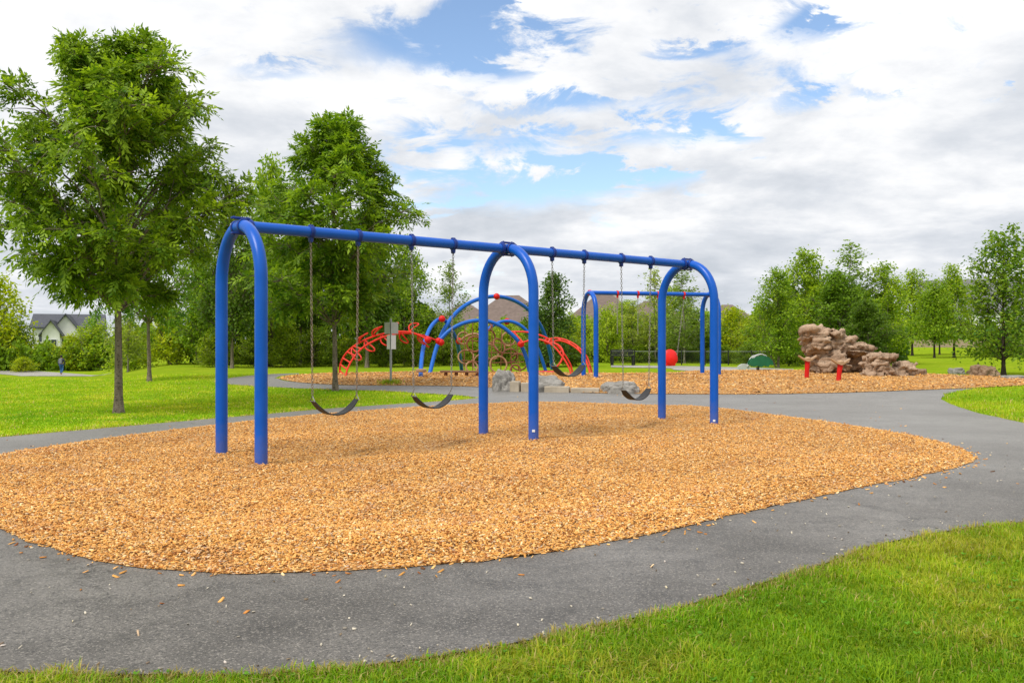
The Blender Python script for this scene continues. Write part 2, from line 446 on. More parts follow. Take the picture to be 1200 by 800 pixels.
def sheet(name, poly, mat, off, step=.5, hf=None):
    x0, y0 = poly.min(0); x1, y1 = poly.max(0)
    gx, gy = np.meshgrid(np.arange(x0, x1, step), np.arange(y0, y1, step)); gx, gy = gx.ravel(), gy.ravel()
    gx = gx + .13 * step * np.sin(gy * 37.0); gy = gy + .13 * step * np.cos(gx * 29.0)
    k = inside(poly, gx, gy); gx, gy = gx[k], gy[k]
    k = edge_dist(poly, gx, gy) > step * .25; gx, gy = gx[k], gy[k]
    pts = [Vector(map(float, p)) for p in poly] + [Vector((float(a), float(b))) for a, b in zip(gx, gy)]
    r = delaunay_2d_cdt(pts, [], [list(range(len(poly)))], 1, 1e-5)
    V2 = np.array([(v.x, v.y) for v in r[0]])
    z = ter(V2[:, 0], V2[:, 1]) + (off if hf is None else hf(V2[:, 0], V2[:, 1]))
    if poly is POLY_PATH: z = z - .14 * sm(.3, .9, edge_dist(POLY_BED1, V2[:, 0], V2[:, 1])) * inside(POLY_BED1, V2[:, 0], V2[:, 1])
    me = bpy.data.meshes.new(name); me.from_pydata([(a[0], a[1], float(b)) for a, b in zip(V2, z)], [], [tuple(f) for f in r[2]]); me.update()
    bm = bmesh.new(); bm.from_mesh(me)
    for f in bm.faces:
        if f.normal.z < 0: f.normal_flip()
    bm.to_mesh(me); bm.free(); me.shade_smooth()
    me.materials.append(mat); o = link_mesh(name, me); tag(o, kind='structure'); return o

def build_ground():
    def axis(lo, hi, a, b, step):
        mid = np.arange(a, b + 1e-6, step); L = []; s = step; v = a
        while v > lo: s *= 1.18; v -= s; L.append(v)
        R = []; s = step; v = b
        while v < hi: s *= 1.18; v += s; R.append(v)
        return np.array(L[::-1] + list(mid) + R)
    xs = axis(-500, 500, -50, 34, .6); ys = axis(-60, 900, 0, 106, .6)
    X, Y = np.meshgrid(xs, ys); Z = ter(X, Y) - .003; Z = Z - .16 * sm(.7, 1.3, edge_dist(POLY_BED1, X, Y)) * inside(POLY_BED1, X, Y)
    V = np.stack([X.ravel(), Y.ravel(), Z.ravel()], 1); nx = len(xs); ny = len(ys)
    i, j = np.meshgrid(np.arange(nx - 1), np.arange(ny - 1)); a = (j * nx + i).ravel()
    me = fast_mesh('lawn', V, np.stack([a, a + 1, a + nx + 1, a + nx], 1), M['lawn'], smooth=True)
    tag(link_mesh('lawn', me), kind='structure')
build_ground()
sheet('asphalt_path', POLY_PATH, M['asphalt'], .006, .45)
sheet('wood_chip_bed', POLY_BED1, M['chips'], 0, .3, lambda x, y: bed_h(POLY_BED1, x, y))
sheet('wood_chip_bed', POLY_BED2, M['chips'], 0, .5, lambda x, y: bed_h(POLY_BED2, x, y) + .006)
sheet('concrete_walk', POLY_WALK, M['gravel'], .012, .8)
sheet('gravel_path', POLY_FAR, M['gravel'], .02, 1.0)

# ------------------------------------------------------------------ loose wood chips
def scatter(xr, yr, dens, n_cap, seed):
    """world-space scatter with density dens(y) per m2"""
    r = np.random.default_rng(seed); ys = np.linspace(yr[0], yr[1], 400)
    w = np.array([dens(v) for v in ys]); area = (xr[1] - xr[0]) * (yr[1] - yr[0])
    n = int(min(n_cap, area * w.mean())); cdf = np.cumsum(w); cdf = cdf / cdf[-1]
    return r.uniform(xr[0], xr[1], n), np.interp(r.random(n), cdf, ys), r

def fbm(x, y, s, seed=0):
    v = 0; a = 1; r = np.random.default_rng(seed)
    for _ in range(4):
        t = r.uniform(0, 6.28, 6); q = 0
        for k in range(3):
            an = t[k]; q = q + np.sin((x * math.cos(an) + y * math.sin(an)) * s + t[k + 3] + 1.3 * np.sin((x * math.sin(an) - y * math.cos(an)) * s * .7 + t[k]))
        v = v + a * q / 3; a *= .55; s *= 2.03
    return v / 2

CHIP_COL = np.array([(.26, .085, .022), (.46, .19, .045), (.62, .30, .075), (.71, .38, .12), (.77, .47, .18), (.80, .60, .34), (.13, .055, .02), (.50, .36, .24)])
def chips(name, x, y, z, r, size=(.022, .05), label=None, pal=None, cat='wood chips'):
    n = len(x); L = r.uniform(size[0], size[1], n); W = L * r.uniform(.18, .5, n); T = r.uniform(.003, .007, n)
    a = r.uniform(0, np.pi * 2, n); tl = r.normal(0, .28, n); rl = r.normal(0, .35, n)
    ca, sa = np.cos(a), np.sin(a)
    X = np.stack([ca * np.cos(tl), sa * np.cos(tl), np.sin(tl)], 1); Y = np.stack([-sa * np.cos(rl), ca * np.cos(rl), np.sin(rl)], 1)
    Zv = np.cross(X, Y); c = np.stack([x, y, z], 1)
    corners = [(-1, -.7, 0), (1, -1, 0), (.8, 1, 0), (-1, .8, 0), (-1, -.7, 1), (1, -1, 1), (.8, 1, 1), (-1, .8, 1)]
    V = np.stack([c + X * (k[0] * L / 2)[:, None] + Y * (k[1] * W / 2)[:, None] + Zv * (k[2] * T)[:, None] for k in corners], 1).reshape(-1, 3)
    b = (np.arange(n) * 8)[:, None]
    Fq = np.concatenate([b + np.array([[4, 5, 6, 7]]), b + np.array([[0, 1, 5, 4]]), b + np.array([[1, 2, 6, 5]]), b + np.array([[2, 3, 7, 6]]), b + np.array([[3, 0, 4, 7]])])
    p = np.array([.06, .15, .26, .25, .15, .05, .03, .05]); idx = r.choice(8, n, p=p)
    col = (CHIP_COL if pal is None else pal)[idx] * r.uniform(.8, 1.2, (n, 1))
    pt = np.clip(.5 + .5 * fbm(x, y, 1.6, 12), 0, 1)[:, None]; p2 = np.clip(fbm(x, y, 4.0, 13), 0, 1)[:, None]
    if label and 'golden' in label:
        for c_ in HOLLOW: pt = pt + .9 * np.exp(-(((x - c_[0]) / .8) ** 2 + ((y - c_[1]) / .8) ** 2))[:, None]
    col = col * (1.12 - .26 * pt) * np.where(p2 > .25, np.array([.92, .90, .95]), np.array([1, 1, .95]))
    me = fast_mesh(name, V, Fq, M['chip_piece'], np.repeat(np.clip(col, 0, .9), 8, 0))
    o = link_mesh(name, me); tag(o, label, cat, None, 'stuff'); return o

def build_chips():
    x, y, r = scatter((-7.5, 8.0), (4.3, 19.5), lambda v: 8500 * min(1, (5.4 / v) ** 1.85), 420000, 5)
    k = inside(POLY_BED1, x, y) & (np.abs(x) / y < .62); x, y = x[k], y[k]
    z = ter(x, y) + bed_h(POLY_BED1, x, y) + r.uniform(-.002, .010, len(x))
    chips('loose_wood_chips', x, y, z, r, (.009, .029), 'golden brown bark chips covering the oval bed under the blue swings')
    # strays on the asphalt, thinning out away from the bed edge
    x, y, r = scatter((-7.5, 9.0), (3.3, 19.5), lambda v: 300, 60000, 6)
    k = (~inside(POLY_BED1, x, y)) & inside(POLY_PATH, x, y); x, y = x[k], y[k]
    d = edge_dist(POLY_BED1, x, y); k = r.random(len(x)) < np.exp(-d / .07) * .9 + .006 * np.exp(-d / 1.2) + .0015; x, y = x[k], y[k]
    chips('stray_wood_chips', x, y, ter(x, y) + .008, r, (.015, .045), 'stray wood chips littering the asphalt beside the oval bed')
    x, y, r = scatter((-3.5, 7.5), (3.0, 10), lambda v: 420, 60000, 16)
    k = inside(POLY_PATH, x, y) & ~inside(POLY_BED1, x, y); x, y = x[k], y[k]; d = edge_dist(POLY_PATH, x, y)
    k = r.random(len(x)) < .45 * np.exp(-d / .09) + .03; x, y = x[k], y[k]
    pal = np.array([(.42, .38, .32), (.30, .27, .23), (.55, .5, .42), (.20, .15, .10), (.48, .42, .30), (.36, .33, .30), (.12, .09, .06), (.62, .56, .45)])
    chips('grit', x, y, ter(x, y) + .008, r, (.006, .020), 'small pale grit and leaf litter along the near asphalt edge', pal, 'grit')
    x, y, r = scatter((-8, 17), (18, 33), lambda v: 260, 60000, 8)
    k = inside(POLY_BED2, x, y) & (np.abs(x) / y < .62); x, y = x[k], y[k]
    chips('loose_wood_chips', x, y, ter(x, y) + bed_h(POLY_BED2, x, y) + .006 + r.uniform(0, .012, len(x)), r, (.03, .08), 'orange brown bark chips covering the far play area beyond the path')
build_chips()

# ------------------------------------------------------------------ grass blades
def blades(name, x, y, r, hgt, wid, label, dry=.25, ed=None, dark=1.0, gap=False):
    if gap:
        k = (fbm(x, y, 9.0, 31) + r.normal(0, .25, len(x)) > -.55); x, y = x[k], y[k]; ed = ed[k] if ed is not None else None
    n = len(x); z = ter(x, y) - .004
    f = fbm(x, y, 1.1, 3); f2 = fbm(x, y, 3.2, 4)
    f3 = fbm(x, y, 11.0, 41); h = hgt * r.uniform(.45, 1.35, n) * np.maximum(.35, 1 + .5 * f2 + (.75 * f3 if gap else 0)); w = wid * r.uniform(.7, 1.3, n)
    a = r.uniform(0, 2 * np.pi, n); lean = r.uniform(.15, 1.5, n)
    S = np.stack([np.cos(a), np.sin(a), np.zeros(n)], 1); Ld = np.stack([-np.sin(a), np.cos(a), np.zeros(n)], 1)
    b = np.stack([x, y, z], 1); U = np.array([0, 0, 1.0])
    V = np.stack([b - S * w[:, None] / 2, b + S * w[:, None] / 2,
                  b + U * (h * .6)[:, None] + Ld * (h * lean * .3)[:, None] + S * w[:, None] * .42,
                  b + U * (h * .6)[:, None] + Ld * (h * lean * .3)[:, None] - S * w[:, None] * .42,
                  b + U * (h * (1 - lean * .25))[:, None] + Ld * (h * lean * .85)[:, None]], 1).reshape(-1, 3)
    i = (np.arange(n) * 5)[:, None]
    T = np.concatenate([i + np.array([[0, 1, 2]]), i + np.array([[0, 2, 3]]), i + np.array([[3, 2, 4]])])
    g0 = np.array((.15, .33, .006)); g1 = np.array((.36, .50, .010)); g2 = np.array((.56, .53, .05)); g3 = np.array((.56, .46, .16))
    t = np.clip(.5 + .8 * f + r.normal(0, .25, n), 0, 1)[:, None]
    col = g0 * (1 - t) + g1 * t
    yl = (sm(.0, .8, f2 + .5 * f + r.normal(0, .3, n)) * .8)[:, None]; col = col * (1 - yl) + g2 * yl
    dr = (r.random(n) < dry * (.1 + .35 * sm(-.2, 1, f2)))[:, None]; col = np.where(dr, g3, col)
    if ed is not None:
        k = (r.random(n) < .9 * np.exp(-ed / .075))[:, None]; col = np.where(k, g3 * r.uniform(.6, 1.05, (n, 1)), col)
    col = col * (dark * (1 + .22 * fbm(x, y, 5.5, 8) + (.30 * f3 if gap else 0))[:, None])
    me = fast_mesh(name, V, T, M['grassblade'], np.repeat(col, 5, 0))
    o = link_mesh(name, me); o.color = (1, 1, 1, 1); tag(o, label, 'grass', None, 'stuff'); return o

def build_grass():
    x, y, r = scatter((-2.6, 5.5), (2.7, 7.5), lambda v: 15000 * min(1, (3.6 / v) ** 1.4), 420000, 21)
    k = (~inside(POLY_PATH, x, y)) & (np.abs(x) / y < .66); x, y = x[k], y[k]
    blades('grass_blades', x, y, r, .040, .0050, 'thick green grass in the near lawn below the asphalt path', ed=edge_dist(POLY_PATH, x, y), dark=.80, gap=True)
    x2, y2, r = scatter((5.0, 17.), (9, 24), lambda v: 900 * min(1, (10 / v) ** 1.5), 120000, 23)
    k = (~inside(POLY_PATH, x2, y2)) & (~inside(POLY_BED2, x2, y2)) & (np.abs(x2) / y2 < .66) & (x2 / y2 > .4); x2, y2 = x2[k], y2[k]
    blades('grass_blades', x2, y2, r, .055, .014, 'grass patch at the right edge between path and far chips')
    x, y, r = scatter((-17, .6), (10, 28), lambda v: 1700 * min(1, (11 / v) ** 1.7), 260000, 24)
    k = (~inside(POLY_PATH, x, y)) & (~inside(POLY_BED2, x, y)) & (np.abs(x) / y < .66); x, y = x[k], y[k]
    blades('grass_blades', x, y, r, .036, .014, 'short mown grass around the trees on the left lawn', dark=1.18, ed=edge_dist(POLY_PATH, x, y))
    # clover leaves
    x, y, r = scatter((-1.5, 4.5), (2.8, 6.5), lambda v: 260, 20000, 25)
    k = (~inside(POLY_PATH, x, y)) & (r.random(len(x)) < .25 + .6 * fbm(x, y, 2.6, 9)); x, y = x[k], y[k]; n = len(x)
    z = ter(x, y) + r.uniform(.008, .028, n); V = []; cols = []
    a0 = r.uniform(0, 6.28, n); s = r.uniform(.006, .011, n)
    for q in range(3):
        a = a0 + q * 2.094; cx_, cy_ = x + np.cos(a) * s * .8, y + np.sin(a) * s * .8
        for da in range(6):
            b = a + da * 1.047; V.append(np.stack([cx_ + np.cos(b) * s * .8, cy_ + np.sin(b) * s * .8, z + .004 * np.cos(da * 1.047 + 1)], 1))
    V = np.stack(V, 1).reshape(-1, 3); fc = np.arange(len(V)).reshape(-1, 6)
    col = np.repeat(np.array([(.12, .30, .02)]) * r.uniform(.8, 1.3, (n, 1)), 18, 0)
    o = link_mesh('clover_patch', fast_mesh('clover_patch', V, fc, M['grassblade'], col)); o.color = (1, 1, 1, 1)
    tag(o, 'small clover leaves growing through the near lawn', 'clover', None, 'stuff')
build_grass()

# ------------------------------------------------------------------ trees
def tubes_np(paths, radii, sides):
    V = []; Fc = []; n = 0; a = np.linspace(0, 2 * np.pi, sides, endpoint=False); ca, sa = np.cos(a)[:, None], np.sin(a)[:, None]
    for p, r in zip(paths, radii):
        T = np.gradient(p, axis=0); T /= np.linalg.norm(T, axis=1)[:, None] + 1e-9
        ref = np.array([1.0, .13, .0]) if abs(T[0][2]) > .7 else np.array([0, 0, 1.0])
        A = np.cross(T, ref); A /= np.linalg.norm(A, axis=1)[:, None] + 1e-9; B = np.cross(T, A)
        m = len(p); vv = p[:, None, :] + r[:, None, None] * (ca[None] * A[:, None, :] + sa[None] * B[:, None, :]); V.append(vv.reshape(-1, 3))
        i, j = np.meshgrid(np.arange(m - 1), np.arange(sides), indexing='ij'); i, j = i.ravel(), j.ravel(); k = (j + 1) % sides
        Fc.append(np.stack([i * sides + j, i * sides + k, (i + 1) * sides + k, (i + 1) * sides + j], 1) + n); n += m * sides
    return np.concatenate(V), np.concatenate(Fc)

def nrm(v): return v / (np.linalg.norm(v, axis=-1, keepdims=True) + 1e-9)

def tree_meshes(name, seed, H, cb, prof, nl=50, ns=8, nodes=5, lf=.10, per=7, r0=.08, compound=True, lift=.85, droop=.35,
                cols=((.05, .13, .012), (.11, .22, .02)), bark='bark', wob=.06, multi=0, fill=.35, subl=.34, off=None, lean=(0, 0), tip=.3, flat=1.0):
    r = np.random.default_rng(seed)
    zt = np.linspace(0, H * .96, 16); zt[1] = .3
    wx = np.cumsum(r.normal(0, wob * .4, 16)) * np.linspace(0, 1, 16) + lean[0] * (zt / H) ** 1.3; wy = np.cumsum(r.normal(0, wob * .4, 16)) * np.linspace(0, 1, 16) + lean[1] * (zt / H)
    wx -= wx[0]; wy -= wy[0]
    tr = np.stack([wx, wy, zt], 1); rad = r0 * (1 - .9 * (zt / zt[-1]) ** .9); rad[0] *= 1.7; rad[1] *= 1.0
    tr = np.insert(tr, 1, [wx[0], wy[0], .08], 0); rad = np.insert(rad, 1, r0 * 1.22)
    tr[0, 2] = -.1
    paths = [tr]; rads = [rad]
    for q in range(multi):
        a = r.uniform(0, 6.28); hh = H * r.uniform(.6, .95); s = np.linspace(0, 1, 8)[:, None]
        e = np.array([math.cos(a), math.sin(a), 0]) * prof(.5) * .7 + np.array([0, 0, hh])
        p = np.array([r.normal(0, .1), r.normal(0, .1), 0]) * (1 - s) + e * s + np.array([math.cos(a), math.sin(a), 0]) * np.sin(s * 3.14) * .15
        paths.append(p); rads.append(r0 * .6 * (1 - .85 * s[:, 0]))
    nodesP = []; nodesD = []; clump = []
    ga = 2.399963
    for i in range(nl):
        t = (i + .5) / nl; t = t ** .92
        inner = r.random() < fill
        az = i * ga + r.normal(0, .3)
        R = prof(t) * r.uniform(.66, 1.12) * (r.uniform(.3, .65) if inner else 1)
        if off is not None: R *= off(az, t)
        ze = cb + (H - cb) * t * r.uniform(.97, 1.02)
        cx_, cy_ = np.interp(ze, zt, wx), np.interp(ze, zt, wy)
        end = np.array([cx_ + math.cos(az) * R, cy_ + math.sin(az) * R, ze])
        zs = max(cb * .85, ze - R * r.uniform(lift * .7, lift * 1.2) - .15); zs = min(zs, H * .93)
        st = np.array([np.interp(zs, zt, wx), np.interp(zs, zt, wy), zs])
        s = np.linspace(0, 1, 9)[:, None]
        p = st * (1 - s) + end * s; L = np.linalg.norm(end - st) + .05
        p[:, 2] += np.sin(s[:, 0] * np.pi) * L * .10; p += r.normal(0, .02 * L, p.shape) * s
        rl = max(.006, r0 * .34 * min(1, L / 1.5)); paths.append(p); rads.append(rl * (1 - .85 * s[:, 0]) + .002)
        ld = nrm(end - st)
        m = (ns if tip > .4 else int(ns * (1 - .5 * float(sm(.6, 1, t))))) if L > .5 else max(3, ns // 2)
        for j in range(m):
            u = 1 - (1 - tip) * r.random() ** (1.6 if tip > .4 else 1) if not inner else r.uniform(.5, 1.0); u = min(1.0, u)
            k = u * 8; a = int(min(7, k)); q = p[a] + (p[a + 1] - p[a]) * (k - a)
            d = nrm((ld * .75 + r.normal(0, .55, 3)) * np.array([1, 1, flat]) + np.array([0, 0, .12])); sl = L * subl * r.uniform(.6, 1.2) * (1.15 - .45 * u) + .12
            s2 = np.linspace(0, 1, 5)[:, None]; sp = q + d * sl * s2; sp[:, 2] -= droop * sl * (s2[:, 0] ** 2) * .6
            paths.append(sp); rads.append(.35 * rl * (1 - .8 * s2[:, 0]) + .0015)
            for w in range(nodes):
                tt = (w + r.random()) / nodes * .95 + .08; kk = min(3.999, tt * 4); a2 = int(kk)
                nodesP.append(sp[a2] + (sp[a2 + 1] - sp[a2]) * (kk - a2) + r.normal(0, .02, 3))
                nodesD.append(nrm(d * .6 + r.normal(0, .55, 3) + np.array([0, 0, .1])))
                clump.append(i * 100 + j)
    Pn = np.array(nodesP); Dn = np.array(nodesD); cl = np.array(clump); n = len(Pn)
    V, Fc = tubes_np(paths, rads, 6)
    trunk = fast_mesh(name + '_trunk', V, Fc, M[bark], smooth=True)
    Dn[:, 2] -= droop * .8; Dn = nrm(Dn)
    rl = lf * (2.1 if compound else 1.3)
    side = nrm(np.cross(Dn, np.array([0, 0, 1.0]) + r.normal(0, .35, (n, 3)))); upv = nrm(np.cross(side, Dn))
    LP = []; LD = []; LW = []
    for q in range(per):
        if compound:
            if q == per - 1: s = 1.0; sd = 0
            else: s = .3 + .7 * (q // 2) / max(1, (per - 1) / 2); sd = 1 if q % 2 else -1
            base = Pn + Dn * (rl * s) - np.array([0, 0, 1.0]) * (rl * droop * s * s * .7)
            dr = nrm(Dn * (.75 if sd else 1) + side * sd * .8 - np.array([0, 0, 1.0]) * droop * .8 + r.normal(0, .14, (n, 3)))
            wd = nrm(np.cross(dr, upv + r.normal(0, .25, (n, 3))))
        else:
            base = Pn + r.normal(0, rl * .75, (n, 3)); dr = nrm(Dn * .6 + r.normal(0, .6, (n, 3)) - np.array([0, 0, 1.0]) * droop)
            wd = nrm(np.cross(dr, nrm(np.array([0, 0, 1.0]) + r.normal(0, .6, (n, 3)))))
        LP.append(base); LD.append(dr); LW.append(wd)
    B = np.concatenate(LP); Dv = np.concatenate(LD); W = np.concatenate(LW); m = len(B)
    ln = (lf * r.uniform(.7, 1.25, m))[:, None]; wr = .38 if compound else .62
    nn = np.cross(Dv, W)
    VV = np.stack([B, B + Dv * ln * .45 + W * ln * wr * .5 + nn * ln * .06, B + Dv * ln, B + Dv * ln * .45 - W * ln * wr * .5 + nn * ln * .06], 1).reshape(-1, 3)
    qf = np.arange(m * 4).reshape(-1, 4)
    cr = np.random.default_rng(seed + 5).random(nl * 100 + 100); tc = np.tile(.35 * cr[cl] + .65 * np.random.default_rng(seed + 6).random(n), per)
    tc = np.clip(tc + r.normal(0, .15, m), 0, 1)[:, None]
    col = np.array(cols[0]) * (1 - tc) + np.array(cols[1]) * tc
    crown = fast_mesh(name + '_crown', VV, qf, M['leaf'], np.repeat(col, 4, 0))
    return trunk, crown

def place_tree(meshes, name, px, d, label, cat='tree', group=None, scale=(1, 1, 1), rot=0, color=(1, 1, 1), dz=0):
    g = G(px, d, dz); t = thing(name, g, label, cat, group); t.rotation_euler = (0, 0, rot); t.scale = scale
    a = link_mesh('trunk', meshes[0], t); b = link_mesh('crown', meshes[1], t); b.color = (*color, 1)
    return t

interp = lambda xs, ys: (lambda t: float(np.interp(t, xs, ys)))
pr_big = interp([0, .08, .2, .45, .7, .88, 1], [.8, 1.5, 1.95, 1.95, 1.65, 1.35, .55])
T1 = tree_meshes('ash', 3, 6.45, 2.05, pr_big, nl=74, ns=15, nodes=8, lf=.125, per=7, r0=.085, lift=.9, droop=.42, tip=.5, flat=.5, bark='bark',
                 cols=((.05, .13, .008), (.35, .50, .028)), subl=.29, fill=.3)
place_tree(T1, 'ash_tree', 139, 15.6, 'tallest leafy tree with drooping leaves and speckled trunk, on left lawn nearest the path', rot=.6, scale=(.9, .9, 1))
pr_mid = interp([0, .1, .3, .55, .8, 1], [1.0, 1.6, 1.95, 1.45, .95, .25])
T3 = tree_meshes('ash', 8, 6.25, 1.75, pr_mid, nl=62, ns=13, nodes=7, lf=.13, tip=.5, flat=.5, per=7, r0=.07, lift=.9, droop=.38,
                 cols=((.05, .14, .010), (.31, .46, .025)), subl=.28, fill=.3)
place_tree(T3, 'ash_tree', 393, 20.8, 'slim pointed leafy tree on the lawn strip behind the nearest belt swing', rot=1.0)
T2 = tree_meshes('ash', 14, 5.6, 1.9, interp([0, .15, .5, 1], [1.0, 1.6, 1.5, .4]), nl=50, ns=7, nodes=5, lf=.14, per=7, r0=.075, cols=((.055, .15, .010), (.18, .33, .018)))
place_tree(T2, 'ash_tree', 175, 24.3, 'smaller leafy tree standing behind the tallest tree on the left lawn', scale=(.78, .78, .96))

# background kinds
K = {}
K['broad_a'] = (tree_meshes('broad_a', 31, 6.0, 1.25, interp([0, .15, .4, .7, 1], [.9, 1.5, 1.7, 1.2, .3]), nl=60, ns=8, nodes=6, lf=.15, per=4, compound=False, r0=.075, cols=((.05, .13, .010), (.15, .28, .02))), 6.0, 1.75)
K['broad_b'] = (tree_meshes('broad_b', 37, 6.0, .9, interp([0, .2, .5, .8, 1], [1.0, 1.7, 1.6, 1.1, .35]), nl=60, ns=8, nodes=6, lf=.15, per=4, compound=False, r0=.07, cols=((.06, .16, .010), (.22, .36, .02)), multi=2), 6.0, 1.75)
K['slender'] = (tree_meshes('slender', 41, 6.0, .9, interp([0, .15, .5, .8, 1], [.6, .9, .8, .5, .12]), nl=42, ns=6, nodes=5, lf=.115, per=3, compound=False, r0=.04, lift=1.5, cols=((.10, .19, .025), (.24, .35, .06)), bark='bark_pale', droop=.25), 6.0, .9)
K['shrub_a'] = (tree_meshes('shrub_a', 51, 3.0, .12, interp([0, .2, .5, .8, 1], [1.0, 1.3, 1.2, .8, .25]), nl=46, ns=8, nodes=5, lf=.125, per=4, compound=False, r0=.035, lift=1.3, multi=5, cols=((.09, .20, .006), (.31, .45, .015))), 3.0, 1.3)
K['shrub_b'] = (tree_meshes('shrub_b', 57, 3.0, .1, interp([0, .25, .6, .85, 1], [.9, 1.2, 1.0, .65, .15]), nl=46, ns=8, nodes=5, lf=.115, per=4, compound=False, r0=.03, lift=1.8, multi=6, cols=((.08, .18, .010), (.25, .39, .02)), droop=.15), 3.0, 1.2)
K['conic'] = (tree_meshes('conic', 63, 4.4, .4, interp([0, .15, .4, .75, 1], [.9, 1.2, 1.0, .5, .08]), nl=60, ns=8, nodes=5, lf=.12, per=4, compound=False, r0=.06, lift=.35, cols=((.03, .085, .018), (.10, .19, .03)), bark='bark_dark'), 4.4, 1.2)
K['maple'] = (tree_meshes('maple', 71, 4.7, .55, interp([0, .15, .35, .55, .8, 1], [.9, 1.2, 1.25, 1.0, .75, .25]), nl=66, ns=8, nodes=4, lf=.115, per=4, compound=False, r0=.06, lift=.5, cols=((.045, .14, .012), (.20, .34, .025)), bark='bark_dark', fill=.25), 4.7, 1.25)
K['lollipop'] = (tree_meshes('lollipop', 77, 6.0, 1.4, interp([0, .2, .5, .8, 1], [1.0, 1.6, 1.5, 1.0, .3]), nl=50, ns=7, nodes=5, lf=.17, per=4, compound=False, r0=.085, cols=((.07, .19, .010), (.26, .42, .02)), bark='bark_dark'), 6.0, 1.7)

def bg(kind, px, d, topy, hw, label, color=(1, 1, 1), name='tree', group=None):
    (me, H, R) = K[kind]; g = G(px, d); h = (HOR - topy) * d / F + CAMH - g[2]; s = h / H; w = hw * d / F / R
    place_tree(me, name, px, d, label, 'shrub' if 'shrub' in name or 'bush' in name else 'tree', group, (w, w, s), rot=(px * 1.7) % 6.28, color=tuple(c * q * (1.0 if color is not DK and kind != 'maple' else .9) * (.82 if kind == 'lollipop' else 1) for c, q in zip(color, (1.55, 1.32, 1.3))))

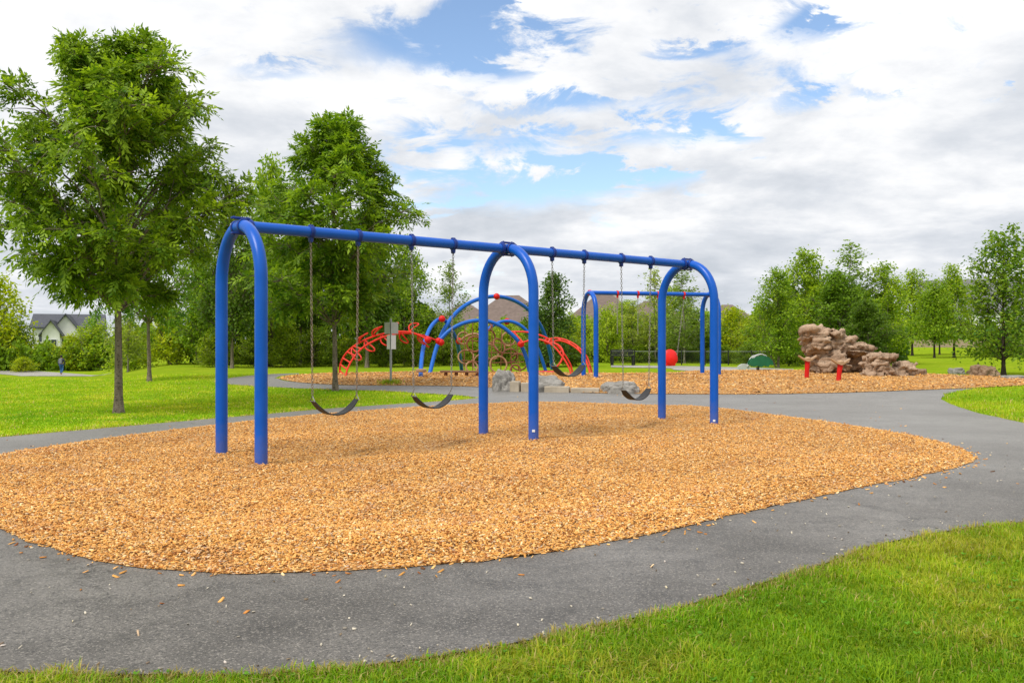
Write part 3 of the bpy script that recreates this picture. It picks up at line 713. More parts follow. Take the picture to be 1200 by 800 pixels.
YG = (1.22, 1.06, .8); LT = (1.25, 1.15, 1.0); DK = (.7, .72, .8); MD = (1, 1, 1); GR = (1.0, .95, 1.3)
bgs = 'broadleaf trees behind the lawn'; shs = 'shrubs along the back of the park'
BG = [
 ('shrub_a', -8, 92, 325, 48, 'tall yellow green tree cut by the left edge of the photo', YG, 'tree', bgs),
 ('shrub_b', 24, 94, 378, 26, 'grey green leafy shrub at far left behind the gravel path', MD, 'shrub', shs),
 ('shrub_a', 55, 92, 403, 22, 'leafy shrub below the white gabled house at left', LT, 'shrub', shs),
 ('shrub_a', 84, 90, 393, 24, 'bright shrub directly behind the walking person', YG, 'shrub', shs),
 ('shrub_b', 112, 90, 376, 30, 'loose pale shrub under the dark roof right of the gabled house', LT, 'shrub', shs),
 ('shrub_a', 27, 86, 419, 15, 'low round bush beside the gravel path at far left', YG, 'bush', shs),
 ('slender', 150, 40, 350, 24, 'thin pale stemmed tree just right of the tallest trunk', LT, 'tree', bgs),
 ('shrub_a', 152, 44, 378, 28, 'leafy shrub behind the tallest tree trunk', MD, 'shrub', shs),
 ('shrub_a', 200, 41, 360, 34, 'bright yellow green shrub right of the second lawn trunk', YG, 'shrub', shs),
 ('broad_b', 236, 40, 285, 40, 'mid green tree left of the near swing arch', MD, 'tree', bgs),
 ('broad_a', 272, 34, 240, 44, 'dark tree with pale trunk seen through the near swing arch', DK, 'tree', bgs),
 ('broad_b', 318, 37, 192, 44, 'tall bright tree rising above the beam left of the pointed tree', LT, 'tree', bgs),
 ('broad_a', 352, 40, 245, 46, 'dark tree behind the chains of the nearest swing', DK, 'tree', bgs),
 ('broad_a', 430, 35.5, 240, 52, 'dark tree with pale trunk behind the red arched ladder', DK, 'tree', bgs),
 ('broad_b', 474, 41, 282, 36, 'mid green tree behind the sign post top', MD, 'tree', bgs),
 ('slender', 528, 40, 308, 26, 'thin see-through tree left of the tall blue climbing arch', (.8, .85, 1), 'tree', bgs),
 ('conic', 642, 36, 322, 38, 'dark pointed tree between the middle arch and the far swing frame', MD, 'tree', bgs),
 ('shrub_a', 500, 42, 366, 34, 'yellow green shrub above the blue double arch', YG, 'shrub', shs),
 ('shrub_a', 560, 44, 376, 32, 'yellow green shrub under the tall blue climbing arch', YG, 'shrub', shs),
 ('shrub_b', 596, 46, 380, 26, 'pale shrub below the brown roof peak', YG, 'shrub', shs),
 ('shrub_b', 690, 46, 376, 26, 'yellow green shrub behind the far swing left legs', YG, 'shrub', shs),
 ('shrub_b', 712, 44, 360, 24, 'feathery light green shrub right of the far swing left legs', LT, 'shrub', shs),
 ('shrub_b', 670, 47, 368, 24, 'pale feathery shrub just left of the far swing legs', LT, 'shrub', shs),
 ('broad_b', 733, 49, 354, 26, 'light green tree filling the gap under the far beam left half', LT, 'tree', bgs),
 ('broad_b', 788, 50, 338, 28, 'light green tree behind the last arch left leg', LT, 'tree', bgs),
 ('slender', 742, 45, 352, 24, 'fine leaved young tree under the far blue beam', LT, 'tree', bgs),
 ('slender', 768, 44, 316, 24, 'thin tree poking above the beam left of the last swing arch', LT, 'tree', bgs),
 ('broad_b', 760, 48, 380, 34, 'mid green bushy tree behind the empty swing chains', GR, 'tree', bgs),
 ('slender', 802, 43, 312, 28, 'tall grey green tree seen through the last swing arch', (.85, .9, 1.1), 'tree', bgs),
 ('broad_b', 812, 46, 362, 34, 'grey green bushy tree inside the last swing arch', GR, 'tree', bgs),
 ('shrub_a', 858, 46, 362, 30, 'yellow green shrub right of the last swing arch', YG, 'shrub', shs),
 ('shrub_b', 884, 43, 372, 26, 'yellow green shrub behind the green spring rider', YG, 'shrub', shs),
 ('shrub_a', 915, 44, 345, 30, 'light shrub left of the brown climbing rock', YG, 'shrub', shs),
 ('broad_b', 912, 35, 318, 36, 'green tree with thin trunk just left of the climbing rock', MD, 'tree', bgs),
 ('broad_b', 945, 41, 296, 40, 'tall green tree rising behind the climbing rock overhang', LT, 'tree', bgs),
 ('slender', 992, 40, 286, 36, 'tallest thin topped tree behind the climbing rock', (.85, .95, 1), 'tree', bgs),
 ('broad_a', 985, 39, 318, 42, 'dense green tree directly behind the climbing rock', MD, 'tree', bgs),
 ('broad_b', 1035, 40, 312, 36, 'green tree behind the low stacked rocks', LT, 'tree', bgs),
 ('broad_a', 1018, 36, 352, 34, 'dark green tree between the tall rock and stacked rocks', DK, 'tree', bgs),
 ('lollipop', 1069, 66, 318, 30, 'leftmost lawn tree in front of the tan fence', LT, 'tree', bgs),
 ('lollipop', 1095, 58, 330, 28, 'lawn tree second from the left before the tan fence', MD, 'tree', bgs),
 ('lollipop', 1118, 60, 312, 30, 'bright lawn tree right of the pair before the tan fence', LT, 'tree', bgs),
 ('lollipop', 1101, 70, 345, 22, 'small lawn tree half hidden between two larger ones', MD, 'tree', bgs),
 ('maple', 1176, 27.0, 271, 52, 'dark leafy tree with black trunk at the right edge of the lawn', MD, 'maple_tree', None),
]
for b in BG: bg(*b)
# low dark shrubs that close the foot of the trees
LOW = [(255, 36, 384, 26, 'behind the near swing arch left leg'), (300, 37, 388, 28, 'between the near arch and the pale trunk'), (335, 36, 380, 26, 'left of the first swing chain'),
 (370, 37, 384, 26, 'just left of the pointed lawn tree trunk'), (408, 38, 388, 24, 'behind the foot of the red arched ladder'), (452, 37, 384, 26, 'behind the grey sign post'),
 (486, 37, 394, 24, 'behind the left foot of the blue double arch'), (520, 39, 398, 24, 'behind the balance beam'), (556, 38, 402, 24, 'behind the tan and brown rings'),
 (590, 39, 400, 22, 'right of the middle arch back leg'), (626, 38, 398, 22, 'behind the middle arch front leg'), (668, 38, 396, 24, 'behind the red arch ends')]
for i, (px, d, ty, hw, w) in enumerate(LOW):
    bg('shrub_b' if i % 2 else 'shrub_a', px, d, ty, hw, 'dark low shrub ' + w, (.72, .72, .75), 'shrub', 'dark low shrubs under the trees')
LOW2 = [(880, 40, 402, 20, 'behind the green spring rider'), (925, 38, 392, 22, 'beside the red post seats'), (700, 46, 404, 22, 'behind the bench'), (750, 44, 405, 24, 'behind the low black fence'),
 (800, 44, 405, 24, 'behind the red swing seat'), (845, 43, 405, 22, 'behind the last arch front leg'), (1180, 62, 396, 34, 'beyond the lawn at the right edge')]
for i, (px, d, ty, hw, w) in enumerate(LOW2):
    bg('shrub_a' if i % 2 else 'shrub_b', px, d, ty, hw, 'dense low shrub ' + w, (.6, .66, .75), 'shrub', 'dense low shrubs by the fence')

# far-off wood that reads as one mass, closing gaps
def thicket(name, px0, px1, d0, d1, tops, n, col, label, lf=.22, seed=0):
    r = np.random.default_rng(seed); pxs = r.uniform(px0, px1, n); d = r.uniform(d0, d1, n)
    x = (pxs - CX) / F * d; z0 = ter(x, d); ty = np.interp(pxs, [t[0] for t in tops], [t[1] for t in tops]) + 7 * np.sin(pxs * .21) + 4 * np.sin(pxs * .53)
    zt = np.maximum(.6, (HOR - ty) * d / F + CAMH - z0); z = z0 + zt * r.random(n) ** .8
    B = np.stack([x, d, z], 1); Dv = nrm(r.normal(0, 1, (n, 3))); W = nrm(np.cross(Dv, r.normal(0, 1, (n, 3)))); ln = (lf * r.uniform(.6, 1.3, n))[:, None]
    V = np.stack([B, B + Dv * ln * .5 + W * ln * .3, B + Dv * ln, B + Dv * ln * .5 - W * ln * .3], 1).reshape(-1, 3)
    c = np.array(col) * r.uniform(.6, 1.35, (n, 1))
    o = link_mesh(name, fast_mesh(name, V, np.arange(n * 4).reshape(-1, 4), M['leaf'], np.repeat(c, 4, 0))); o.color = (1, 1, 1, 1)
    tag(o, label, 'thicket', None, 'stuff')
thicket('thicket', -60, 250, 88, 100, [(-60, 385), (40, 408), (95, 405), (130, 392), (250, 372)], 16000, (.16, .27, .015), 'far mass of pale undergrowth behind the left lawn', .45, 1)
thicket('thicket', 225, 520, 41, 46, [(225, 330), (300, 290), (400, 290), (470, 340), (520, 385)], 30000, (.05, .12, .012), 'dark undergrowth mass behind the trees left of centre', .26, 2)
thicket('thicket', 490, 960, 48, 54, [(490, 378), (560, 384), (640, 380), (700, 376), (850, 374), (900, 368), (960, 350)], 40000, (.18, .30, .02), 'light green thicket mass behind the far swing set', .26, 3)
thicket('thicket', 900, 1062, 42, 47, [(900, 360), (950, 330), (1040, 350), (1062, 385)], 16000, (.10, .20, .014), 'green thicket mass behind the climbing rock', .25, 4)
thicket('thicket', 1040, 1240, 112, 118, [(1040, 380), (1150, 385), (1240, 380)], 9000, (.10, .19, .014), 'distant greenery mass beyond the tan fence', .6, 5)

# ------------------------------------------------------------------ main swing frame
U = np.array([.7735, .6338, 0]); PV = np.array([.6338, -.7735, 0]); O0 = np.array([-2.83, 9.34, 0]); BH = 2.43; BAY = 3.585; RT = .064
def bp(t, z=BH, s=0.0):
    p = O0 + U * t + PV * s; return np.array([p[0], p[1], z])
def arch_pts(c, pv, half, top, bury=-.25):
    pts = []
    n = 22; hs = top - half * 1.12
    pts.append(c + pv * -half + np.array([0, 0, bury])); 
    for z in np.linspace(.3, hs, 4): pts.append(c + pv * -half + np.array([0, 0, z]))
    for a in np.linspace(math.pi, 0, n)[1:-1]:
        pts.append(c + pv * half * math.cos(a) + np.array([0, 0, hs + half * 1.12 * math.sin(a)]))
    for z in np.linspace(hs, .3, 4): pts.append(c + pv * half + np.array([0, 0, z]))
    pts.append(c + pv * half + np.array([0, 0, bury])); return np.array(pts)
def ring(mb, c, ax, r, w, sides=20):
    ax = nrm(np.asarray(ax, float)); mb.tube([c - ax * w / 2, c - ax * w * .35, c + ax * w * .35, c + ax * w / 2], [r * .96, r, r, r * .96], sides)
root = thing('swing_frame', (O0[0] + U[0] * BAY, O0[1] + U[1] * BAY, 0), 'large blue two-bay swing frame with three arched legs on the oval chip bed', 'swing frame')
for k in range(3):
    c = bp(k * BAY, 0); MB().tube(arch_pts(c, PV, .515, BH), RT, 20).build('arch', M['blue'], root)
for k in range(2):
    a, b = k * BAY, (k + 1) * BAY
    MB().tube([bp(a + .03), bp(a + .8), bp(b - .8), bp(b - .03)], RT * .93, 20).build('beam', M['blue'], root)
for k in range(3):
    mb = MB(); c = bp(k * BAY)
    for s_ in (-1, 1):
        if (k == 0 and s_ < 0) or (k == 2 and s_ > 0): continue
        ring(mb, c + U * s_ * .10, U, RT * 1.14, .05); ring(mb, c + U * s_ * .10, U, RT * 1.28, .014)
    for s_ in (-1, 1):
        ring(mb, c + PV * s_ * .085 + np.array([0, 0, -.006]), PV, RT * 1.16, .035)
    for s_ in (-1, 1):
        mb.box(c + np.array([0, 0, s_ * RT * 1.25]), (.20, .05, .022), math.atan2(U[1], U[0]), bev=.005)
        for q in (-1, 1): mb.tube([c + U * q * .07 + np.array([0, 0, s_ * RT * 1.25]), c + U * q * .07 + np.array([0, 0, s_ * RT * 1.55])], .011, 6)
    mb.build('collar', M['blue_dark'], root)
TS = [.80, 1.39, 2.11, 2.72, 4.36, 4.96, 5.70, 6.33]
for t in TS:
    mb = MB(); c = bp(t)
    for q in (-.016, .016): ring(mb, c + U * q, U, RT * 1.13, .014)
    ring(mb, c, U, RT * 1.06, .05)
    mb.box(c + np.array([0, 0, -RT * 1.2]), (.045, .05, .035), math.atan2(U[1], U[0]), bev=.005)
    mb.box(c + np.array([0, 0, RT * 1.12]), (.05, .035, .018), math.atan2(U[1], U[0]), bev=.004)
    mb.tube([c + PV * -.03 + np.array([0, 0, -RT * 1.55]), c + PV * .03 + np.array([0, 0, -RT * 1.55])], .014, 10)
    mb.box(c + np.array([0, 0, -RT * 1.5]), (.018, .03, .05), math.atan2(U[1], U[0]), bev=.003)
    mb.build('hanger', M['blue_dark'], root)
for k, s_ in ((1, 1), (2, 1)):
    c = bp(k * BAY, .12 if k == 1 else .05, .515); f = nrm(np.array([-c[0], -c[1], 0]))
    MB().box(c + f * (RT + .001) , (.035, .006, .03), math.atan2(f[1], f[0]) + math.pi / 2).build('sticker', M['white'], root)

def chain_path(mb, a, b, pitch=.033, w=.0115, l=.021, wire=.0037):
    d = b - a; L = np.linalg.norm(d); d = d / L; n = max(2, int(L / pitch))
    s1 = nrm(np.cross(d, np.array([.3, .9, .1]))); s2 = np.cross(d, s1)
    for i in range(n):
        c = a + d * L * (i + .5) / n; s = s1 if i % 2 else s2; an = np.linspace(0, 2 * np.pi, 11)[:-1]
        pts = [c + d * l * math.sin(t) + s * w * math.cos(t) for t in an]; pts.append(pts[0]); pts.append(pts[1])
        mb.tube(np.array(pts), wire, 5, cap=False)

def belt_swing(t0, t1, zend, sag, label, rust=False, hw=.275):
    tm = (t0 + t1) / 2; c = bp(tm, zend)
    root = thing('belt_swing', bp(tm, 0), label, 'swing', 'belt swings hanging from the large blue frame')
    ends = []
    for s_, t in ((-1, t0), (1, t1)):
        e = c + U * s_ * hw; ends.append(e); top = bp(t, BH - RT * 1.6)
        mb = MB(); chain_path(mb, top, e + np.array([0, 0, .05])); mb.build('chain', M['galv_rust'] if rust else M['galv'], root)
        mb = MB(); tri = [e + np.array([0, 0, .06]), e + PV * .055 + np.array([0, 0, .0]), e - PV * .055 + np.array([0, 0, .0]), e + np.array([0, 0, .06])]
        mb.tube(tri, .006, 6); mb.build('shackle', M['galv'], root)
    n = 24; V = []; th = .012
    for i in range(n + 1):
        s = -1 + 2 * i / n; z = zend - sag * (1 - abs(s) ** 2.2); x = hw * s
        slope = sag * 2.2 * abs(s) ** 1.2 * (1 if s > 0 else -1) / hw; nv = nrm(U * -slope + np.array([0, 0, 1.0]))
        wd = .072 * (1 - .35 * max(0, (abs(s) - .75) / .25))
        for y_, t_ in ((-wd, 0), (wd, 0), (wd, th), (-wd, th)):
            V.append(bp(tm + x, z) + PV * y_ + nv * t_)
    Fs = []
    for i in range(n):
        for j in range(4): Fs.append((i * 4 + j, i * 4 + (j + 1) % 4, i * 4 + 4 + (j + 1) % 4, i * 4 + 4 + j))
    Fs += [(3, 2, 1, 0), tuple(n * 4 + j for j in range(4))]
    seat = MB().add(V, Fs).build('seat', M['rubber'], root)
    return root
belt_swing(.80, 1.39, .57, .165, 'black belt swing nearest the camera, hanging by the first arch', True)
belt_swing(2.11, 2.72, .575, .155, 'black belt swing just left of the middle arch')
belt_swing(4.36, 4.96, .90, .15, 'black belt swing hanging higher than the rest, right of middle arch')
belt_swing(5.70, 6.33, .53, .155, 'black belt swing beside the last arch, over the pale boulder')

# ------------------------------------------------------------------ far swing frame
ZG = lambda x, y: float(ter(x, y))
a0 = G(691, 25.2); a1 = G(832.5, 26.2); u2 = nrm(a1 - a0); u2[2] = 0; u2 = nrm(u2); pv2 = np.array([u2[1], -u2[0], 0]); H2 = 2.40; RB = .066
root2 = thing('swing_frame', ((a0 + a1) / 2), 'smaller single-bay blue swing frame in the far chip area', 'swing frame')
for c in (a0, a1): MB().tube(arch_pts(c, pv2, .5, H2), RB, 14).build('arch', M['blue'], root2)
b0 = a0 + np.array([0, 0, H2]); b1 = a1 + np.array([0, 0, H2 + a0[2] - a1[2]])
MB().tube([b0, b0 * .5 + b1 * .5, b1], RB * .9, 14).build('beam', M['blue'], root2)
def onb2(px):  # point on far beam at photo column px
    k = (px - CX) / F; s = (k * b0[1] - b0[0]) / ((b1[0] - b0[0]) - k * (b1[1] - b0[1])); return b0 + (b1 - b0) * s
for px in (723.5, 747.5, 771, 801.5):
    mb = MB(); c = onb2(px); ring(mb, c, u2, RB * 1.15, .05, 12); mb.box(c + np.array([0, 0, -.10]), (.05, .05, .07), bev=.008); mb.build('hanger', M['red'], root2)
for c in (b0, b1): mb = MB(); ring(mb, c, u2, RB * 1.2, .08, 12); mb.build('collar', M['red'], root2)
# red moulded seat swing
cA, cB = onb2(771), onb2(801.5); mid = (cA + cB) / 2; sz = CAMH - (419 - HOR) * mid[1] / F
rs = thing('bucket_swing', (mid[0], mid[1], a0[2]), 'red moulded high-back swing seat hanging from the far blue frame', 'swing')
mb = MB(); prof = []
for i in range(18):
    a = 2 * math.pi * i / 18; prof.append((.26 * math.cos(a) * (1.0 if math.sin(a) < 0 else .93), .24 * math.sin(a)))
V = []; rings_ = [(1, 0), (1.02, .03), (.9, .07), (.55, .10), (.0, .11)]
for k_, dpt in rings_:
    for (x_, z_) in prof: V.append(np.array([mid[0], mid[1], sz]) + u2 * x_ * k_ + np.array([0, 0, z_ * k_]) + pv2 * (.10 - dpt) * -1 + pv2 * (.0))
Fs = [(i * 18 + j, i * 18 + (j + 1) % 18, i * 18 + 18 + (j + 1) % 18, i * 18 + 18 + j) for i in range(4) for j in range(18)]
mb.add(V, Fs); mb.build('backrest', M['red_plastic'], rs)
mb = MB(); mb.box((mid[0] - pv2[0] * .2, mid[1] - pv2[1] * .2, sz - .20), (.36, .34, .08), math.atan2(u2[1], u2[0]), bev=.03); mb.build('seat', M['red_plastic'], rs)
for s_, c in ((-1, cA), (1, cB)):
    mb = MB(); chain_path(mb, c + np.array([0, 0, -.13]), np.array([mid[0], mid[1], sz]) + u2 * s_ * .19 + np.array([0, 0, .06]), .05, .014, .032, .005); mb.build('chain', M['galv'], rs)
# bare chains of the second hanger pair
for px, lab in ((723.5, 'left one of two loose chains hanging from the far blue beam'), (747.5, 'right one of two loose chains hanging from the far blue beam')):
    c = onb2(px); mb = MB(); chain_path(mb, c + np.array([0, 0, -.13]), c + np.array([0, 0, -1.15]), .05, .014, .032, .005)
    tag(mb.build('hanging_chain', M['galv'], None, loc=tuple(c)), lab, 'chain', 'chains on the far swing frame')

# ------------------------------------------------------------------ arched climber
def curve(pts, d0, d1, n=40):
    """photo columns/rows along a member whose distance runs from d0 to d1"""
    p = np.array(pts, float); L = np.concatenate([[0], np.cumsum(np.linalg.norm(np.diff(p, axis=0), axis=1))]); L /= L[-1]
    # smooth with a Catmull-Rom through the points
    out = []
    q = np.vstack([2 * p[0] - p[1], p, 2 * p[-1] - p[-2]]); LL = np.concatenate([[0], L, [1]])
    for i in range(1, len(q) - 2):
        for t in np.linspace(0, 1, 7, endpoint=False):
            v = .5 * ((2 * q[i]) + (-q[i - 1] + q[i + 1]) * t + (2 * q[i - 1] - 5 * q[i] + 4 * q[i + 1] - q[i + 2]) * t * t + (-q[i - 1] + 3 * q[i] - 3 * q[i + 1] + q[i + 2]) * t ** 3)
            l = LL[i] + (LL[i + 1] - LL[i]) * t; out.append(P(v[0], v[1], d0 + (d1 - d0) * l))
    out.append(P(p[-1][0], p[-1][1], d1)); return np.array(out)
cl = thing('arch_climber', G(575, 28.5), 'blue arched climbing frame with red ball joints and brown rings', 'climbing frame')
A1 = curve([(493, 444), (493.5, 428), (496, 408), (501, 391), (508, 379), (518, 373.5), (527, 383), (535, 399), (539, 418), (541, 434.5)], 25.0, 31.5)
A2 = curve([(503, 441), (507, 424), (512, 406), (521, 385), (534, 367), (552, 354), (575, 347.5), (597, 350), (617, 361), (632, 379), (641, 400), (646, 420), (647, 434)], 27.4, 32.5)
A3 = curve([(514, 400), (527, 387), (545, 378), (566, 375.5), (585, 381), (600, 392), (610, 404), (617, 420), (621, 438)], 27.0, 27.8)
A4 = curve([(566, 394), (574, 384), (586, 377.5), (598, 376.5), (611, 382), (624, 396), (633, 415), (640, 436)], 29.0, 29.6)
for k, (a, r_) in enumerate(((A1, .062), (A2, .065), (A3, .06), (A4, .055))): MB().tube(a, r_, 10).build('arch', M['blue_light'], cl)
for (px, py, d) in ((518, 373.5, 28.2), (501.5, 398, 26.0), (514, 399.5, 27.0), (516.8, 401, 27.0), (538, 399.5, 29.7), (582, 347.3, 30), (594, 376.6, 29.3), (610.5, 403, 27.5), (641, 400, 31)):
    MB().ball(P(px, py, d), .105 if d < 28 else .11, 12, 8).build('ball_joint', M['red'], cl)
# ring net: brown and tan loops hanging under the arches on cables
rr = np.random.default_rng(4)
ringpos = [(546, 418, 9), (556, 403, 9), (563, 424, 10), (574, 395, 8), (575, 412, 10), (585, 405, 9), (584, 427, 10), (597, 417, 9), (596, 397, 8), (608, 424, 10), (553, 430, 7), (570, 383, 6), (543, 396, 7), (604, 433, 6)]
for i, (px, py, rp) in enumerate(ringpos):
    d = 28.6 + rr.uniform(-.8, .8); c = P(px, py, d); R = rp * d / F; a = rr.uniform(-.9, .9); tl = rr.uniform(-.5, .5)
    ux = np.array([math.cos(a), math.sin(a), 0]); uz = nrm(np.array([-math.sin(a) * math.sin(tl), math.cos(a) * math.sin(tl), math.cos(tl)]))
    th = np.linspace(0, 2 * np.pi, 19); MB().tube([c + ux * R * math.cos(t) + uz * R * math.sin(t) for t in th], .028, 7, False).build('ring', M['brown_rope'] if i % 2 else M['tan_ring'], cl)
    for q in (-1, 1): pass
mb = MB()
for px, y0, y1 in ((545, 379, 434), (554, 377, 434), (565, 376, 434), (577, 379, 434), (588, 383, 434), (598, 391, 434), (606, 399, 434)):
    mb.tube([P(px, y0, 28.3), P(px + rr.uniform(-2, 2), y1, 28.3)], .014, 5)
for z0, z1 in ((398, 404), (410, 414), (422, 424)): mb.tube([P(541, z0, 28.3), P(575, z0 + 3, 28.3), P(614, z1, 28.3)], .014, 5)
mb.build('cable_net', M['brown_rope'], cl)
rl = curve([(538, 400), (546, 394), (557, 391), (566, 396), (571, 405)], 28.6, 28.4); MB().tube(rl, .035, 7).build('loop_bar', M['tan_ring'], cl)
# step pods and balance plank
for (px, py, d, mt) in ((493.5, 434, 25.0, 'tan'), (504.5, 440.5, 27.4, 'red')):
    c = P(px, py, d); mb = MB(); mb.tube([c + np.array([0, 0, -.05]), c + np.array([0, 0, -.03]), c + np.array([0, 0, .03]), c + np.array([0, 0, .045])], [.10, .155, .155, .13], 14); mb.build('step_pod', M[mt], cl)
# red ladder at left with looping rungs
def ladder(pa, pb, da, db, label, n_loop, da1, db1):
    Lr = thing('arched_ladder', P(pa[0][0], pa[0][1], da), label, 'climbing ladder')
    Lr.location.z = ZG(Lr.location.x, Lr.location.y)
    ca = curve(pa, da, da1); cb = curve(pb, db, db1); MB().tube(ca, .028, 8).build('rail', M['red_orange'], Lr); MB().tube(cb, .028, 8).build('rail', M['red_orange'], Lr)
    def at(c, s): k = s * (len(c) - 1); i = int(min(len(c) - 2, k)); return c[i] + (c[i + 1] - c[i]) * (k - i)
    for q in range(n_loop[0]):
        s = .04 + q * n_loop[1]; MB().tube([at(ca, s), at(cb, s)], .024, 6).build('rung', M['red_orange'], Lr)
    for q in range(n_loop[2]):
        s = n_loop[3] + q * n_loop[4]; m0 = at(ca, s); m1 = at(cb, s + .01); w = np.array([0, 0, 1.0]); sgn = 1 if q % 2 else -1
        mid = (m0 + m1) / 2; tg = nrm(at(ca, min(1, s + .03)) - m0); th = np.linspace(0, 2 * np.pi, 15)
        hv = .32 * (1 if sgn > 0 else .9)
        pts = [m0 * (1 - .5 * (1 - math.cos(t))) + m1 * (.5 * (1 - math.cos(t))) + w * sgn * hv * math.sin(t / 2) ** .8 * (1 if 0 < t < 6.28 else 0) + tg * .10 * math.sin(t) for t in th]
        MB().tube(pts[:15], .022, 6, True).build('loop_rung', M['red_orange'], Lr)
    return Lr
ladder([(398, 437.5), (399, 427), (404, 416), (414, 406), (428, 398), (445, 392), (465, 388.5), (484, 390), (501, 397.5)],
       [(404.5, 445), (407, 433), (413, 421), (423, 409), (437, 400), (452, 394), (470, 390.5), (492, 392), (514, 399.5)], 26.8, 25.0,
       'red arched ladder with looped rungs climbing from the chips to the blue arches', (5, .085, 9, .36, .07), 26.0, 27.0)
ladder([(597, 388.5), (617, 389), (634, 393), (649, 401), (660, 413), (668, 426), (671, 436)],
       [(610, 402), (622, 398.5), (634, 398), (647, 404), (657, 415), (666, 429), (670, 441)], 28.5, 27.2,
       'red arched rails curving down to the chips right of the middle arch', (4, .2, 0, 0, 0), 28.2, 26.5)
ladder([(640, 398), (652, 396), (665, 399), (677, 406), (687, 417), (692, 430), (694, 438)],
       [(644, 401), (656, 399), (668, 403), (679, 411), (686, 421), (690, 432), (692, 440)], 29.5, 29.0,
       'thin red arched rails ending behind the far swing left legs', (6, .15, 0, 0, 0), 28.4, 27.6)
mb = MB(); mb.tube(curve([(640, 400), (654, 404), (660, 413), (657, 424), (650, 432)], 28, 27.4), .03, 7)
mb.build('loop_bar', M['red_orange'], cl)
c0, c1 = P(517, 434.5, 25.6), P(564, 436, 25.2)
pb_ = thing('balance_beam', ((c0[0] + c1[0]) / 2, (c0[1] + c1[1]) / 2, ZG(-1.5, 25.4)), 'low brown balance plank on short posts below the blue arches', 'balance beam')
an = math.atan2(c1[1] - c0[1], c1[0] - c0[0])
MB().box(((c0 + c1) / 2), (np.linalg.norm(c1 - c0), .22, .06), an, bev=.012).build('plank', M['plank'], pb_)
for s in (.12, .38, .64, .9):
    q = c0 * (1 - s) + c1 * s; z0 = ZG(q[0], q[1]) - .03; MB().tube([np.array([q[0], q[1], z0]), np.array([q[0], q[1], q[2] - .03])], .05, 8).build('post', M['brown_rope'], pb_)
c = P(640, 436, 29.6); tag(MB().tube([c + np.array([0, 0, -.09]), c + np.array([0, 0, -.02]), c + np.array([0, 0, .05])], [.4, .38, .25], 14).build('landing_mat', M['red'], None, loc=tuple(c)), 'flat red disc at the foot of the right blue arches', 'play disc')

# ------------------------------------------------------------------ sign post (seen from behind)
g = G(458, 22.6); sp = thing('sign_post', g, 'grey metal post with two stacked sign panels seen from behind', 'sign')
top = CAMH + (HOR - 376) * 22.6 / F
MB().tube([g + np.array([0, 0, -.1]), np.array([g[0], g[1], top + .06])], .030, 8).build('post', M['steel'], sp)
def vsign(z0, z1, hw, mat, name):
    for s_ in (-1, 1):
        mb = MB(); cxy = np.array([g[0], g[1], 0]); e = cxy + np.array([s_ * hw, .10, 0]); a_ = cxy + np.array([s_ * .012, -.045, 0])
        th = np.array([0, -.008, 0])
        V = [a_ + np.array([0, 0, z0]), e + np.array([0, 0, z0]), e + np.array([0, 0, z1]), a_ + np.array([0, 0, z1])]; V += [v + th for v in V]
        mb.add(V, [(3, 2, 1, 0), (4, 5, 6, 7), (0, 1, 5, 4), (1, 2, 6, 5), (2, 3, 7, 6), (3, 0, 4, 7)]); mb.build(name, mat, sp, False)
zz = lambda py: CAMH - (py - HOR) * 22.6 / F
vsign(zz(391), zz(377.5), .175, M['signback'], 'sign_panel'); vsign(zz(409), zz(392.5), .115, M['white'], 'notice_panel')
x, y = g[0] + RNG.normal(0, .13, 700), g[1] + RNG.normal(0, .13, 700)
blades('grass_blades', x, y, RNG, .11, .012, 'grass tuft around the foot of the sign post')

# ------------------------------------------------------------------ rocks
def rock(name, c, size, mat, label, cat='boulder', seed=0, sub=5, strat=0.0, flat=.0, group=None, rough=.16, rz=0, parts=None):
    bm = bmesh.new(); 
    bmesh.ops.create_icosphere(bm, subdivisions=sub, radius=1.0)
    off = Vector((seed * 7.3, seed * 3.1, seed * 1.7)); cs, sn = math.cos(rz), math.sin(rz)
    for v in bm.verts:
        p = v.co.copy(); n = p.normalized()
        q = Vector((math.copysign(abs(n.x) ** .72, n.x), math.copysign(abs(n.y) ** .72, n.y), math.copysign(abs(n.z) ** .66, n.z)))
        d = 1 + rough * 1.6 * mnoise.noise(n * 1.1 + off) + rough * mnoise.noise(n * 2.6 + off) + rough * .5 * mnoise.noise(n * 6 + off) + rough * .25 * mnoise.noise(n * 14 + off)
        d -= rough * .9 * max(0, .16 - mnoise.voronoi(n * 1.9 + off)[0][0]) if False else 0
        q = q * d * .86
        if strat: q.x *= 1 + strat * math.sin(q.z * 11 + 2 * mnoise.noise(n * 2 + off)); q.y *= 1 + strat * math.sin(q.z * 11 + 2 * mnoise.noise(n * 2 + off))
        x_, y_ = q.x * size[0], q.y * size[1]
        v.co = Vector((x_ * cs - y_ * sn, x_ * sn + y_ * cs, max(-.25 * size[2], q.z * size[2]) if q.z < 0 else q.z * size[2]))
    me = bpy.data.meshes.new(name); bm.to_mesh(me); bm.free(); me.shade_smooth(); me.materials.append(mat)
    o = bpy.data.objects.new(name, me); C.objects.link(o); o.location = [float(t) for t in c]
    if label: tag(o, label, cat, group)
    return o
bgp = 'boulders edging the play area'
def R_(px, d, wpx, hpx, dep, mat, label, seed, **k):
    g = G(px, d); rock('boulder', (g[0], g[1], g[2]), (wpx / 2 * d / F, dep, hpx * d / F * 1.02), mat, label, seed=seed, group=bgp, **k)
R_(590, 20.7, 32, 25, .42, M['rock_grey'], 'upright grey boulder beside the middle arch back leg', 2, rough=.22)
R_(640, 20.6, 46, 19, .5, M['rock_grey'], 'low pale boulder directly behind the middle arch front leg', 5)
